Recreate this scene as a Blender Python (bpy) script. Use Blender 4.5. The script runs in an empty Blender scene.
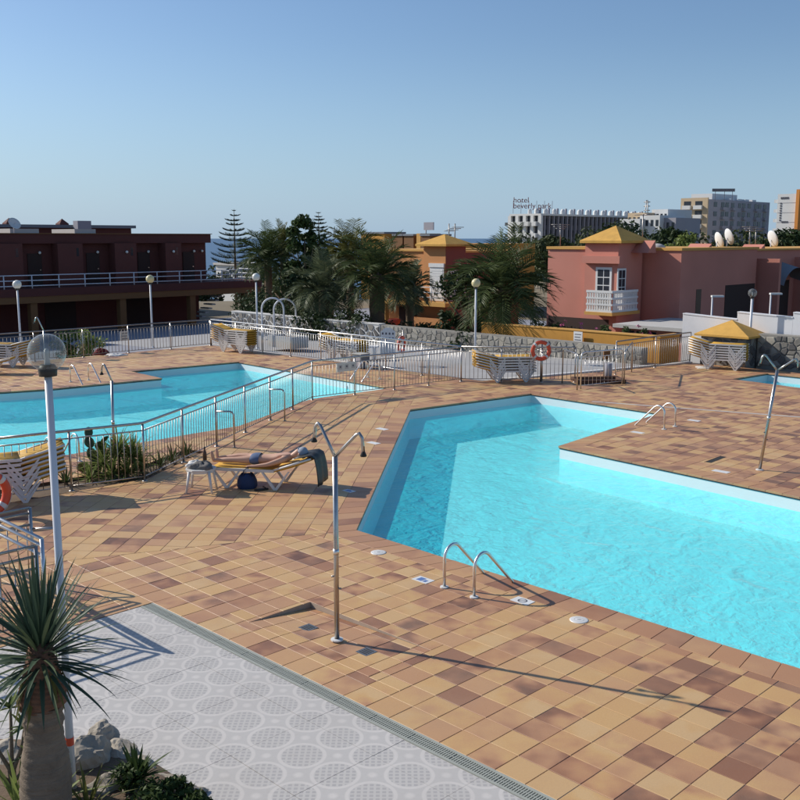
import bpy, bmesh, math, random
from math import sin, cos, pi, radians, sqrt, hypot
from mathutils import Vector, Matrix
random.seed(11)
SC = bpy.context.scene
COL = SC.collection

# ------------------------------------------------------------------ camera
H, FPX, HY = 4.4, 980.0, 238.0
PITCH = math.atan((400 - HY) / FPX)
cam_d = bpy.data.cameras.new('camera'); cam = bpy.data.objects.new('camera', cam_d); COL.objects.link(cam)
cam.location = (0, 0, H); cam.rotation_euler = (pi / 2 - PITCH, 0, 0)
cam_d.sensor_width = 36; cam_d.lens = FPX / 800 * 36; cam_d.clip_start = .05; cam_d.clip_end = 60000
SC.camera = cam
# ------------------------------------------------------------------ light
SUN_AZ, SUN_EL = radians(66.6), radians(31.5)      # azimuth from +Y towards -X
W = bpy.data.worlds.new('World'); SC.world = W; W.use_nodes = True
wn = W.node_tree; wn.nodes.clear()
sky = wn.nodes.new('ShaderNodeTexSky'); sky.sky_type = 'NISHITA'; sky.sun_disc = False
sky.sun_elevation = SUN_EL; sky.sun_rotation = -SUN_AZ
sky.altitude = 50; sky.air_density = 1.0; sky.dust_density = .7; sky.ozone_density = 3.5
bg = wn.nodes.new('ShaderNodeBackground'); bg.inputs[1].default_value = 0.105
wo = wn.nodes.new('ShaderNodeOutputWorld')
# a pale maritime haze all round the horizon
tc = wn.nodes.new('ShaderNodeTexCoord'); sz = wn.nodes.new('ShaderNodeSeparateXYZ'); wn.links.new(tc.outputs['Generated'], sz.inputs[0])
hr = wn.nodes.new('ShaderNodeMapRange'); hr.interpolation_type = 'SMOOTHSTEP'; wn.links.new(sz.outputs[2], hr.inputs[0])
hr.inputs[1].default_value = -.02; hr.inputs[2].default_value = .20; hr.inputs[3].default_value = .72; hr.inputs[4].default_value = 0.
hm = wn.nodes.new('ShaderNodeMix'); hm.data_type = 'RGBA'; hm.inputs[7].default_value = (3.5, 5.0, 6.6, 1)
wn.links.new(hr.outputs[0], hm.inputs[0]); wn.links.new(sky.outputs[0], hm.inputs[6])
tn = wn.nodes.new('ShaderNodeMix'); tn.data_type = 'RGBA'; tn.blend_type = 'MULTIPLY'; tn.inputs[0].default_value = 1.; tn.inputs[7].default_value = (.97, 1.03, 1.10, 1)
wn.links.new(hm.outputs[2], tn.inputs[6]); wn.links.new(tn.outputs[2], bg.inputs[0]); wn.links.new(bg.outputs[0], wo.inputs[0])
sl = bpy.data.lights.new('sun', 'SUN'); sl.energy = 4.8; sl.angle = radians(.53); sl.color = (1, .94, .85)
so = bpy.data.objects.new('sun', sl); COL.objects.link(so)
sdir = Vector((-sin(SUN_AZ) * cos(SUN_EL), cos(SUN_AZ) * cos(SUN_EL), sin(SUN_EL)))
so.rotation_euler = sdir.to_track_quat('Z', 'Y').to_euler(); so.location = sdir * 60
vs = SC.view_settings; vs.view_transform = 'Standard'; vs.look = 'None'; vs.exposure = 0.0; vs.gamma = 1.0; vs.use_curve_mapping = False
SC.cycles.max_bounces = 8; SC.cycles.transparent_max_bounces = 16; SC.cycles.caustics_reflective = False; SC.cycles.caustics_refractive = False

# ------------------------------------------------------------------ pixel -> place helpers (photo pixels, 800 wide)
R2 = sqrt(2)
def ray(x, y):
    a = (x - 400) / FPX; b = (400 - y) / FPX
    return (a, cos(PITCH) + b * sin(PITCH), -sin(PITCH) + b * cos(PITCH))
def G(x, y, z=0.):
    d = ray(x, y); t = (z - H) / d[2]; return (d[0] * t, d[1] * t)
def HT(x, y, Y):
    d = ray(x, y); t = Y / d[1]; return (d[0] * t, Y, H + d[2] * t)
def XY(u, v): return ((u + v) / R2, (v - u) / R2)
def UV(x, y): return ((x - y) / R2, (x + y) / R2)
def GUV(x, y, z=0.): return UV(*G(x, y, z))
def PU(x, y, u0):
    d = ray(x, y); t = u0 * R2 / (d[0] - d[1]); return (UV(d[0] * t, d[1] * t)[1], H + d[2] * t)
def PV(x, y, v0):
    d = ray(x, y); t = v0 * R2 / (d[0] + d[1]); return (UV(d[0] * t, d[1] * t)[0], H + d[2] * t)
def PX(X, Y, Z):
    z = Z - H; d = Y * cos(PITCH) - z * sin(PITCH); v = Y * sin(PITCH) + z * cos(PITCH)
    return (400 + FPX * X / d, 400 - FPX * v / d)
RZ = -pi / 4        # local x = u, local y = v

# ------------------------------------------------------------------ mesh helpers
class MB:
    def __init__(s): s.v = []; s.f = []; s.c = []
    def add(s, vs_, fs):
        n = len(s.v); s.v += [tuple(p) for p in vs_]; s.f += [tuple(n + i for i in f) for f in fs]; return s
    def box(s, x0, x1, y0, y1, z0, z1):
        return s.add([(x0,y0,z0),(x1,y0,z0),(x1,y1,z0),(x0,y1,z0),(x0,y0,z1),(x1,y0,z1),(x1,y1,z1),(x0,y1,z1)],
                     [(3,2,1,0),(4,5,6,7),(0,1,5,4),(1,2,6,5),(2,3,7,6),(3,0,4,7)])
    def obox(s, c, size, rz=0, ry=0):
        m = Matrix.Translation(c) @ Matrix.Rotation(rz, 4, 'Z') @ Matrix.Rotation(ry, 4, 'Y')
        a, b, h = size[0] / 2, size[1] / 2, size[2] / 2
        p = [m @ Vector(q) for q in [(-a,-b,-h),(a,-b,-h),(a,b,-h),(-a,b,-h),(-a,-b,h),(a,-b,h),(a,b,h),(-a,b,h)]]
        return s.add(p, [(3,2,1,0),(4,5,6,7),(0,1,5,4),(1,2,6,5),(2,3,7,6),(3,0,4,7)])
    def prism(s, poly, z0, z1):
        n = len(poly)
        vs_ = [(p[0], p[1], z0) for p in poly] + [(p[0], p[1], z1) for p in poly]
        return s.add(vs_, [tuple(range(n - 1, -1, -1)), tuple(range(n, 2 * n))] + [(i, (i + 1) % n, n + (i + 1) % n, n + i) for i in range(n)])
    def tube(s, pts, r, n=8, caps=True):
        pts = [Vector(p) for p in pts]; k = len(pts)
        rs = r if isinstance(r, (list, tuple)) else [r] * k
        rings = []; up = None
        for i, p in enumerate(pts):
            t = (pts[min(i + 1, k - 1)] - pts[max(i - 1, 0)]).normalized()
            if up is None:
                up = Vector((0, 0, 1)) if abs(t.z) < .9 else Vector((1, 0, 0))
            a = t.cross(up)
            if a.length < 1e-6: a = t.cross(Vector((0, 1, 0)))
            a.normalize(); b = a.cross(t).normalized(); up = b
            rings.append([p + (a * cos(2 * pi * j / n) + b * sin(2 * pi * j / n)) * rs[i] for j in range(n)])
        base = [q for rg in rings for q in rg]
        fs = []
        for i in range(k - 1):
            for j in range(n):
                j2 = (j + 1) % n
                fs.append((i * n + j, i * n + j2, (i + 1) * n + j2, (i + 1) * n + j))
        if caps: fs += [tuple(range(n - 1, -1, -1)), tuple(range((k - 1) * n, k * n))]
        return s.add(base, [tuple(reversed(f)) for f in fs])
    def lathe(s, prof, n=16, c=(0, 0, 0)):
        vs_ = []; fs = []
        for (r, z) in prof:
            for j in range(n): vs_.append((c[0] + r * cos(2 * pi * j / n), c[1] + r * sin(2 * pi * j / n), c[2] + z))
        for i in range(len(prof) - 1):
            for j in range(n):
                j2 = (j + 1) % n; fs.append((i * n + j, i * n + j2, (i + 1) * n + j2, (i + 1) * n + j))
        return s.add(vs_, fs)
    def sphere(s, c, r, n=16, m=10, sz=1.0):
        return s.lathe([(max(1e-4, r * sin(pi * i / m)), -r * cos(pi * i / m) * sz) for i in range(m + 1)], n, c)
    def mesh(s, name):
        me = bpy.data.meshes.new(name); me.from_pydata(s.v, [], s.f); me.update(); return me
    def build(s, name, m, parent=None, smooth=False, loc=None):
        me = s.mesh(name)
        if smooth: me.polygons.foreach_set('use_smooth', [True] * len(me.polygons))
        if m is not None: me.materials.append(m)
        return link(name, me, parent, loc)
def link(name, me, parent=None, loc=None):
    o = bpy.data.objects.new(name, me); COL.objects.link(o)
    if parent is not None: o.parent = parent
    if loc is not None: o.location = loc
    return o
def tag(o, label, cat, group=None):
    o['label'] = label; o['category'] = cat
    if group: o['group'] = group
    return o
def struct(o): o['kind'] = 'structure'; return o
def stuff(o): o['kind'] = 'stuff'; return o
def thing(name, label, cat, loc=(0, 0, 0), rz=0, group=None):
    o = bpy.data.objects.new(name, None); COL.objects.link(o); o.empty_display_size = .1
    o.location = loc; o.rotation_euler = (0, 0, rz); return tag(o, label, cat, group)
def thing_uv(name, label, cat, u, v, z=0, group=None):
    x, y = XY(u, v); return thing(name, label, cat, (x, y, z), RZ, group)
def children(o): return [c for c in COL.objects if c.parent == o]
def copy_tree(o, loc=None, rz=None, label=None):
    r = o.copy(); COL.objects.link(r)
    if loc is not None: r.location = loc
    if rz is not None: r.rotation_euler = (0, 0, rz)
    if label: r['label'] = label
    for ch in list(o.children):
        c = ch.copy(); COL.objects.link(c); c.parent = r
        for g in list(ch.children):
            d = g.copy(); COL.objects.link(d); d.parent = c
    return r
def arc(c, r, a0, a1, n, ax, ay):
    ax = Vector(ax); ay = Vector(ay); c = Vector(c)
    return [c + ax * r * cos(a0 + (a1 - a0) * i / n) + ay * r * sin(a0 + (a1 - a0) * i / n) for i in range(n + 1)]

# ------------------------------------------------------------------ materials
MATS = {}
class NT:
    def __init__(s, name):
        s.m = bpy.data.materials.new(name); s.m.use_nodes = True; s.t = s.m.node_tree; s.t.nodes.clear()
        s.out = s.n('ShaderNodeOutputMaterial')
    def n(s, typ, **kw):
        x = s.t.nodes.new(typ)
        for k, v in kw.items(): setattr(x, k, v)
        return x
    def l(s, a, b): s.t.links.new(a, b)
    def math(s, op, a, b=None, c=None):
        x = s.n('ShaderNodeMath', operation=op)
        for i, q in enumerate((a, b, c)):
            if q is None: continue
            if isinstance(q, (int, float)): x.inputs[i].default_value = q
            else: s.l(q, x.inputs[i])
        return x.outputs[0]
    def mix(s, f, a, b, typ='MIX'):
        x = s.n('ShaderNodeMix', data_type='RGBA', blend_type=typ)
        for i, q in ((0, f), (6, a), (7, b)):
            if isinstance(q, (int, float)): x.inputs[i].default_value = q
            elif isinstance(q, tuple): x.inputs[i].default_value = (q + (1,))[:4]
            else: s.l(q, x.inputs[i])
        return x.outputs[2]
    def noise(s, scale, detail=3, rough=.55, vec=None, dist=0):
        x = s.n('ShaderNodeTexNoise'); x.inputs['Scale'].default_value = scale; x.inputs['Detail'].default_value = detail
        x.inputs['Roughness'].default_value = rough; x.inputs['Distortion'].default_value = dist
        s.l(vec if vec is not None else s.pos(), x.inputs['Vector']); return x.outputs[0]
    def pos(s):
        if not hasattr(s, '_p'): s._p = s.n('ShaderNodeNewGeometry').outputs['Position']
        return s._p
    def objc(s):
        if not hasattr(s, '_o'): s._o = s.n('ShaderNodeTexCoord').outputs['Object']
        return s._o
    def ramp(s, fac, stops, interp='LINEAR'):
        x = s.n('ShaderNodeValToRGB'); e = x.color_ramp.elements; x.color_ramp.interpolation = interp
        while len(e) < len(stops): e.new(.5)
        for i, (p, c) in enumerate(stops): e[i].position = p; e[i].color = (tuple(c) + (1,))[:4] if not isinstance(c, (int, float)) else (c, c, c, 1)
        s.l(fac, x.inputs[0]); return x.outputs[0]
    def bump(s, h, strength=.3, dist=.02):
        x = s.n('ShaderNodeBump'); x.inputs['Strength'].default_value = strength; x.inputs['Distance'].default_value = dist
        s.l(h, x.inputs['Height']); return x.outputs[0]
    def pbsdf(s, col, rough=.6, metal=0., normal=None, spec=.5, **kw):
        b = s.n('ShaderNodeBsdfPrincipled')
        def st(k, q):
            if isinstance(q, (int, float)): b.inputs[k].default_value = q
            elif isinstance(q, tuple): b.inputs[k].default_value = (q + (1,))[:4]
            else: s.l(q, b.inputs[k])
        st('Base Color', col); st('Roughness', rough); st('Metallic', metal); st('Specular IOR Level', spec)
        if normal is not None: s.l(normal, b.inputs['Normal'])
        for k, q in kw.items(): st(k.replace('_', ' '), q)
        s.l(b.outputs[0], s.out.inputs[0]); return b
def M(name, col, rough=.6, metal=0., var=.12, scale=6., bump=0., bscale=40., stain=0., sscale=.8, spec=.4, obj=False, trans=0.):
    """a plain weathered surface: fine and coarse tone variation, optional relief"""
    if name in MATS: return MATS[name]
    t = NT(name); vec = t.objc() if obj else t.pos()
    c = tuple(col)
    f = t.noise(scale, 4, .6, vec)
    colr = t.mix(f, tuple(q * (1 - var) for q in c), tuple(min(1, q * (1 + var)) for q in c))
    if stain:
        g = t.ramp(t.noise(sscale, 5, .65, vec), [(.42, 0), (.72, 1)])
        colr = t.mix(t.math('MULTIPLY', g, stain), colr, tuple(q * .45 for q in c))
    nrm = t.bump(t.noise(bscale, 4, .6, vec), bump, .01) if bump else None
    rg = t.math('ADD', t.math('MULTIPLY', f, .16), rough - .08)
    b = t.pbsdf(colr, rg, metal, nrm, spec)
    if trans:
        d = t.n('ShaderNodeBsdfTranslucent'); t.l(colr, d.inputs[0])
        mx = t.n('ShaderNodeMixShader'); mx.inputs[0].default_value = trans
        t.l(b.outputs[0], mx.inputs[1]); t.l(d.outputs[0], mx.inputs[2]); t.l(mx.outputs[0], t.out.inputs[0])
    MATS[name] = t.m; return t.m

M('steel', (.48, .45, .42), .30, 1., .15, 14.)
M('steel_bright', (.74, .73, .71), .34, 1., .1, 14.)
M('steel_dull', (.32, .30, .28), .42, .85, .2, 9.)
M('white_paint', (.74, .74, .72), .45, 0, .06, 5., stain=.12)
M('white_plastic', (.70, .69, .66), .38, 0, .06, 8., stain=.15, sscale=3.)
M('pole_paint', (.66, .67, .70), .4, 0, .06, 8., stain=.15, sscale=4.)
M('black_rubber', (.02, .02, .02), .6)
M('dark_plastic', (.035, .033, .03), .5)
M('yellow_sling', (.52, .29, .03), .7, 0, .12, 10., stain=.12, sscale=3.)
M('brown_sling', (.10, .045, .02), .8, 0, .15, 9.)
M('orange_red', (.72, .10, .045), .45, 0, .1, 6.)
M('mortar', (.27, .255, .225), .9, 0, .15, 8., .3, 60)
M('mortar_white', (.62, .61, .58), .9, 0, .1, 8., .3, 60)
M('grout', (.40, .32, .25), .95, 0, .2, 10.)
M('soil', (.14, .095, .06), .95, 0, .35, 9., .8, 30)
M('concrete', (.46, .45, .42), .85, 0, .1, 4., .2, 60, stain=.25)
M('pale_paving', (.38, .37, .36), .85, 0, .08, 3., .15, 60, stain=.15)
M('court_paving', (.30, .31, .35), .85, 0, .12, 3., stain=.2)
M('terrain_soil', (.20, .16, .10), .95, 0, .3, .05)
M('wall_darkred', (.115, .036, .029), .85, 0, .1, 2., .15, 30, stain=.2)
M('wall_pilaster', (.13, .043, .034), .85, 0, .1, 2., .15, 30, stain=.15)
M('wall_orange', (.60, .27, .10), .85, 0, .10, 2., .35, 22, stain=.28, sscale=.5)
M('wall_orange_shaded', (.22, .065, .045), .85, 0, .08, 2., .15, 30)  # orange wall darkened for faces turned from the sun: shade put into colour
M('wall_pink', (.58, .235, .175), .85, 0, .10, 2., .35, 22, stain=.28, sscale=.5)
M('wall_ochre', (.55, .27, .05), .85, 0, .1, 3., .15, 30, stain=.2)
M('trim_ochre', (.62, .34, .09), .8, 0, .1, 3.)
M('beam_brown', (.20, .095, .035), .8, 0, .1, 3.)
M('roof_yellow', (.64, .36, .08), .85, 0, .18, 3., .5, 14, stain=.35, sscale=1.2)
M('roof_grey', (.20, .22, .24), .85, 0, .1, 2.)
M('roof_pale', (.50, .48, .45), .85, 0, .1, 2.)
M('white_wall', (.72, .72, .73), .85, 0, .05, 2., .1, 40, stain=.18)
M('window_dark', (.03, .035, .045), .12, 0, .1, 2.)
M('shadow_room', (.05, .03, .025), .9)  # deep shade of openings and recesses, put into a flat dark colour
M('hotel_white', (.66, .66, .64), .8, 0, .06, .5)
M('hotel_grey', (.34, .33, .36), .85, 0, .08, .4)
M('hotel_tan', (.55, .42, .27), .85, 0, .08, .4)
M('hotel_slate', (.075, .085, .10), .7, 0, .2, .4)
M('hotel_orange', (.62, .24, .05), .8, 0, .1, .4)
M('sign_red', (.30, .07, .06), .6)
M('sign_dark', (.10, .10, .12), .6)
M('skin', (.60, .35, .24), .5, 0, .06, 14., obj=True)
M('swim_blue', (.10, .14, .24), .7)
M('cap_grey', (.34, .37, .42), .8)
M('bag_blue', (.015, .035, .10), .65, 0, .35, 14., .5, 25)
M('towel_dark', (.16, .15, .14), .9, 0, .4, 18., .5, 30)
M('towel_white', (.7, .68, .64), .9, 0, .2, 18., .5, 30)
M('red_cloth', (.16, .02, .02), .9, 0, .3, 12., .4, 20)
M('bottle_brown', (.10, .045, .02), .3)
M('bark_palm', (.16, .11, .07), .95, 0, .35, 8., .8, 12)
M('bark_dragon', (.21, .16, .115), .85, 0, .22, 7., .7, 26, stain=.35, sscale=3.)
M('bark_dragon_skirt', (.17, .085, .05), .9, 0, .3, 12., .9, 18, stain=.3, sscale=5.)
M('rock', (.36, .315, .25), .9, 0, .3, 4., .9, 9, stain=.55, sscale=2.2)
M('stone_a', (.30, .285, .25), .9, 0, .25, 6., .6, 25)
M('stone_b', (.22, .205, .18), .9, 0, .25, 6., .6, 25)
M('stone_c', (.38, .35, .29), .9, 0, .25, 6., .6, 25)
M('stone_dark', (.12, .115, .11), .9, 0, .25, 6., .6, 25)
M('leaf_dragon', (.06, .095, .06), .42, 0, .3, 3., trans=.12, obj=True, spec=.15)
M('leaf_dragon_b', (.10, .13, .07), .42, 0, .3, 3., trans=.12, obj=True, spec=.15)
M('leaf_palm', (.075, .10, .035), .5, 0, .4, 1.2, trans=.28, spec=.15)
M('leaf_palm_grey', (.10, .12, .06), .5, 0, .4, 1.2, trans=.2, spec=.15)
M('leaf_palm_yellow', (.13, .13, .035), .5, 0, .4, 1.2, trans=.25, spec=.15)
M('leaf_pine', (.035, .055, .035), .7, 0, .3, 1., spec=.15)
M('leaf_tree', (.035, .055, .02), .6, 0, .45, .6, trans=.15, spec=.15)
M('leaf_tree_b', (.06, .075, .03), .6, 0, .45, .6, trans=.15, spec=.15)
M('leaf_shrub', (.055, .085, .025), .55, 0, .4, 3., trans=.2, spec=.15)
M('leaf_bright', (.20, .25, .075), .5, 0, .35, 4., trans=.35, spec=.15)
M('cactus', (.06, .09, .04), .6, 0, .25, 9.)
M('pink_flower', (.55, .12, .25), .7)
M('glass_frost', (.80, .78, .70), .25, 0, .03, 3.)
M('lamp_yellow', (.70, .60, .33), .3, 0, .05, 3.)
M('drain_grate', (.36, .37, .32), .55, 0, .12, 14.)
M('drain_dark', (.03, .03, .03), .9)
M('notice', (.66, .64, .58), .7, 0, .1, 20.)
M('coping_shade', (.05, .06, .08), .7)
M('terracotta_dark', (.11, .055, .035), .85, 0, .2, 6.)
M('blue_mark', (.12, .20, .42), .5)
def mk_glass():
    t = NT('globe_glass'); lw = t.n('ShaderNodeLayerWeight'); f5 = t.math('ADD', t.math('MULTIPLY', t.math('POWER', lw.outputs['Facing'], 5.), .8), .05)
    tr = t.n('ShaderNodeBsdfTransparent'); tr.inputs[0].default_value = (.74, .77, .76, 1)
    gl = t.n('ShaderNodeBsdfGlossy'); gl.inputs['Roughness'].default_value = .03; gl.inputs[0].default_value = (1, 1, 1, 1)
    df = t.n('ShaderNodeBsdfDiffuse'); df.inputs[0].default_value = (.55, .56, .55, 1)
    m1 = t.n('ShaderNodeMixShader'); t.l(f5, m1.inputs[0]); t.l(tr.outputs[0], m1.inputs[1]); t.l(gl.outputs[0], m1.inputs[2])
    m2 = t.n('ShaderNodeMixShader'); m2.inputs[0].default_value = .15; t.l(m1.outputs[0], m2.inputs[1]); t.l(df.outputs[0], m2.inputs[2])
    t.l(m2.outputs[0], t.out.inputs[0]); MATS['globe_glass'] = t.m
mk_glass()
def mk_water(name, tint):
    t = NT(name)
    n1 = t.noise(1.3, 2, .5, None, .8); n2 = t.noise(5.5, 3, .55, None, 1.2); n3 = t.noise(13., 2, .5, None, .6)
    h = t.math('ADD', t.math('ADD', t.math('MULTIPLY', n1, 1.2), t.math('MULTIPLY', n2, .5)), t.math('MULTIPLY', n3, .16))
    nb = t.bump(h, .5, .10)
    lw = t.n('ShaderNodeLayerWeight'); t.l(nb, lw.inputs['Normal']); f5 = t.math('ADD', t.math('MULTIPLY', t.math('POWER', lw.outputs['Facing'], 5.), .6), .02)
    tr = t.n('ShaderNodeBsdfTransparent'); tr.inputs[0].default_value = tint + (1,)
    # light scattered back out of the water body
    df = t.n('ShaderNodeBsdfDiffuse'); df.inputs[0].default_value = (.012, .30, .34, 1); t.l(t.bump(h, 1., .13), df.inputs['Normal'])
    m0 = t.n('ShaderNodeAddShader'); t.l(tr.outputs[0], m0.inputs[0]); t.l(df.outputs[0], m0.inputs[1])
    gl = t.n('ShaderNodeBsdfGlossy'); gl.inputs['Roughness'].default_value = .06; t.l(nb, gl.inputs['Normal'])
    m1 = t.n('ShaderNodeMixShader'); t.l(f5, m1.inputs[0]); t.l(m0.outputs[0], m1.inputs[1]); t.l(gl.outputs[0], m1.inputs[2])
    t.l(m1.outputs[0], t.out.inputs[0]); MATS[name] = t.m
mk_water('water', (.56, .94, .96))
def mk_sea():
    t = NT('sea'); n1 = t.noise(.02, 4, .6)
    t.pbsdf((.03, .075, .15), .35, 0, t.bump(n1, .4, 3.), .5); MATS['sea'] = t.m
mk_sea()
def mk_pool():
    t = NT('pool_paint')
    n = t.noise(.9, 4, .6); n2 = t.noise(14, 2, .5)
    c = t.mix(n, (.72, .77, .78), (.80, .83, .83)); c = t.mix(t.math('MULTIPLY', n2, .12), c, (.55, .66, .70))
    t.pbsdf(c, .6); MATS['pool_paint'] = t.m
    t = NT('pool_floor'); n = t.noise(.7, 4, .6); t.pbsdf(t.mix(n, (.49, .47, .44), (.56, .54, .51)), .6); MATS['pool_floor'] = t.m
mk_pool()
def mk_tile():
    """fired terracotta: every tile has its own tone (attribute tone = palette place, seed), flamed inside the tile"""
    t = NT('terracotta_tile')
    at = t.n('ShaderNodeAttribute', attribute_name='tone'); sp = t.n('ShaderNodeSeparateColor'); t.l(at.outputs['Color'], sp.inputs[0])
    off = t.n('ShaderNodeCombineXYZ'); t.l(t.math('MULTIPLY', sp.outputs[1], 37.), off.inputs[0]); t.l(t.math('MULTIPLY', sp.outputs[2], 53.), off.inputs[1])
    va = t.n('ShaderNodeVectorMath', operation='ADD'); t.l(t.pos(), va.inputs[0]); t.l(off.outputs[0], va.inputs[1])
    n = t.noise(2.6, 2, .5, va.outputs[0]); fine = t.noise(45, 4, .65); big = t.noise(.35, 3, .6)
    fl = t.math('MULTIPLY', t.math('SUBTRACT', n, .46), t.math('MULTIPLY', t.math('POWER', sp.outputs[2], 1.3), 2.2))
    k = t.math('ADD', sp.outputs[0], fl)
    k = t.math('ADD', k, t.math('MULTIPLY', t.math('SUBTRACT', big, .5), .4))
    c = t.ramp(k, [(.0, (.62, .40, .18)), (.22, (.60, .36, .14)), (.42, (.54, .295, .13)), (.60, (.44, .215, .105)), (.78, (.28, .12, .06)), (1., (.15, .063, .035))])
    c = t.mix(t.math('MULTIPLY', sp.outputs[1], .22), c, (.55, .36, .21))
    c = t.mix(t.math('MULTIPLY', t.ramp(fine, [(.35, 0), (.75, 1)]), .14), c, (.30, .19, .13))
    dirt = t.ramp(t.noise(.9, 6, .7), [(.5, 0), (.8, 1)])
    c = t.mix(t.math('MULTIPLY', dirt, .26), c, (.34, .23, .16))
    t.pbsdf(c, t.math('ADD', t.math('MULTIPLY', fine, .25), .42), 0, t.bump(t.math('ADD', fine, t.math('MULTIPLY', n, .6)), .18, .004), .6)
    MATS['tile'] = t.m
mk_tile()
def mk_patio():
    """printed cement tile: rings filled with a lattice, four-pointed stars between, laid on the u/v grid"""
    t = NT('patio_tile'); P = .435
    rt = t.n('ShaderNodeVectorRotate', rotation_type='Z_AXIS'); rt.inputs['Angle'].default_value = pi / 4; t.l(t.pos(), rt.inputs['Vector'])
    sx = t.n('ShaderNodeSeparateXYZ'); t.l(rt.outputs[0], sx.inputs[0])
    def cell(o, ph): # -0.5..0.5 inside a cell
        return t.math('SUBTRACT', t.math('FRACT', t.math('ADD', t.math('DIVIDE', o, P), ph)), .5)
    cx = cell(sx.outputs[0], 100.6); cy = cell(sx.outputs[1], 100.146)
    r = t.math('SQRT', t.math('ADD', t.math('MULTIPLY', cx, cx), t.math('MULTIPLY', cy, cy)))
    soft = lambda x, a, b: t.ramp(x, [(a, 0), (b, 1)])
    ring = t.math('MULTIPLY', soft(r, .40, .425), t.math('SUBTRACT', 1., soft(r, .475, .50)))
    inside = t.math('SUBTRACT', 1., soft(r, .40, .42))
    # lattice
    d1 = t.math('ABSOLUTE', t.math('SUBTRACT', t.math('FRACT', t.math('MULTIPLY', t.math('ADD', cx, cy), 6.)), .5))
    d2 = t.math('ABSOLUTE', t.math('SUBTRACT', t.math('FRACT', t.math('MULTIPLY', t.math('SUBTRACT', cx, cy), 6.)), .5))
    lat = t.math('MULTIPLY', soft(d1, .14, .22), soft(d2, .14, .22))
    # star heart at the cell corners
    ax = t.math('SUBTRACT', .5, t.math('ABSOLUTE', cx)); ay = t.math('SUBTRACT', .5, t.math('ABSOLUTE', cy))
    rs = t.math('SQRT', t.math('ADD', t.math('MULTIPLY', ax, ax), t.math('MULTIPLY', ay, ay)))
    heart = t.math('SUBTRACT', 1., soft(rs, .05, .12))
    n = t.noise(30, 4, .6); big = t.noise(1.1, 5, .65)
    base = t.mix(n, (.48, .455, .425), (.53, .505, .475)); pale = t.mix(n, (.57, .54, .50), (.62, .58, .54)); mid = (.41, .39, .375)
    c = t.mix(t.math('MULTIPLY', inside, lat), base, mid)
    c = t.mix(t.math('MULTIPLY', inside, t.math('SUBTRACT', 1., lat)), c, (.52, .495, .46))
    c = t.mix(ring, c, pale); c = t.mix(heart, c, pale)
    c = t.mix(t.math('MULTIPLY', t.ramp(big, [(.42, 0), (.78, 1)]), .30), c, (.44, .40, .36))
    c = t.mix(t.math('MULTIPLY', t.ramp(t.noise(5., 6, .75), [(.58, 0), (.78, 1)]), .35), c, (.40, .35, .30))
    t.pbsdf(c, .62, 0, t.bump(n, .12, .004), .35); MATS['patio'] = t.m
mk_patio()
def mk_bark():
    t = NT('bark_dragon'); mp = t.n('ShaderNodeMapping'); mp.inputs['Scale'].default_value = (5, 5, 46); t.l(t.objc(), mp.inputs[0])
    w = t.noise(1., 5, .7, mp.outputs[0], .5); big = t.noise(5., 4, .6, t.objc()); f = t.noise(70, 3, .6, t.objc())
    c = t.mix(w, (.13, .095, .065), (.27, .21, .15)); c = t.mix(t.ramp(big, [(.45, 0), (.7, .75)]), c, (.10, .075, .055)); c = t.mix(t.math('MULTIPLY', f, .3), c, (.30, .25, .2))
    t.pbsdf(c, .85, 0, t.bump(t.math('ADD', w, t.math('MULTIPLY', f, .4)), .9, .012), .2); MATS['bark_dragon'] = t.m
mk_bark()
m = MATS
#PART2
# ================================================================== terrain, sea
def terrain_z(x, y):
    d = hypot(x, y)
    z = -1.85
    if d > 110:
        k = min(1, (d - 110) / 260); ang = math.atan2(x, y)
        right = max(0, min(1, (ang + .02) / .25))
        z = -1.85 + k * (-24 * (1 - right) - 1.0 * right)
    return z
def polar_sheet(name, rads, zf, mat_, n=72):
    b = MB(); vs_ = [(0, 0, zf(0, 0))]; fs = []
    for r in rads:
        for j in range(n): x, y = r * sin(2 * pi * j / n), r * cos(2 * pi * j / n); vs_.append((x, y, zf(x, y)))
    for j in range(n): fs.append((0, 1 + (j + 1) % n, 1 + j))
    for i in range(len(rads) - 1):
        for j in range(n):
            a = 1 + i * n; c = 1 + (i + 1) * n
            fs.append((a + j, a + (j + 1) % n, c + (j + 1) % n, c + j))
    b.add(vs_, fs); return b.build(name, mat_, smooth=True)
# hollow under the pools: the ground sheet lies 1.85 m below the deck
struct(polar_sheet('ground', [20, 60, 100, 130, 170, 220, 280, 330, 400, 520], terrain_z, m['terrain_soil']))
struct(polar_sheet('sea', [300, 900, 3000, 9000, 28000, 50000], lambda x, y: -24.5, m['sea'], 96))

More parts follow.
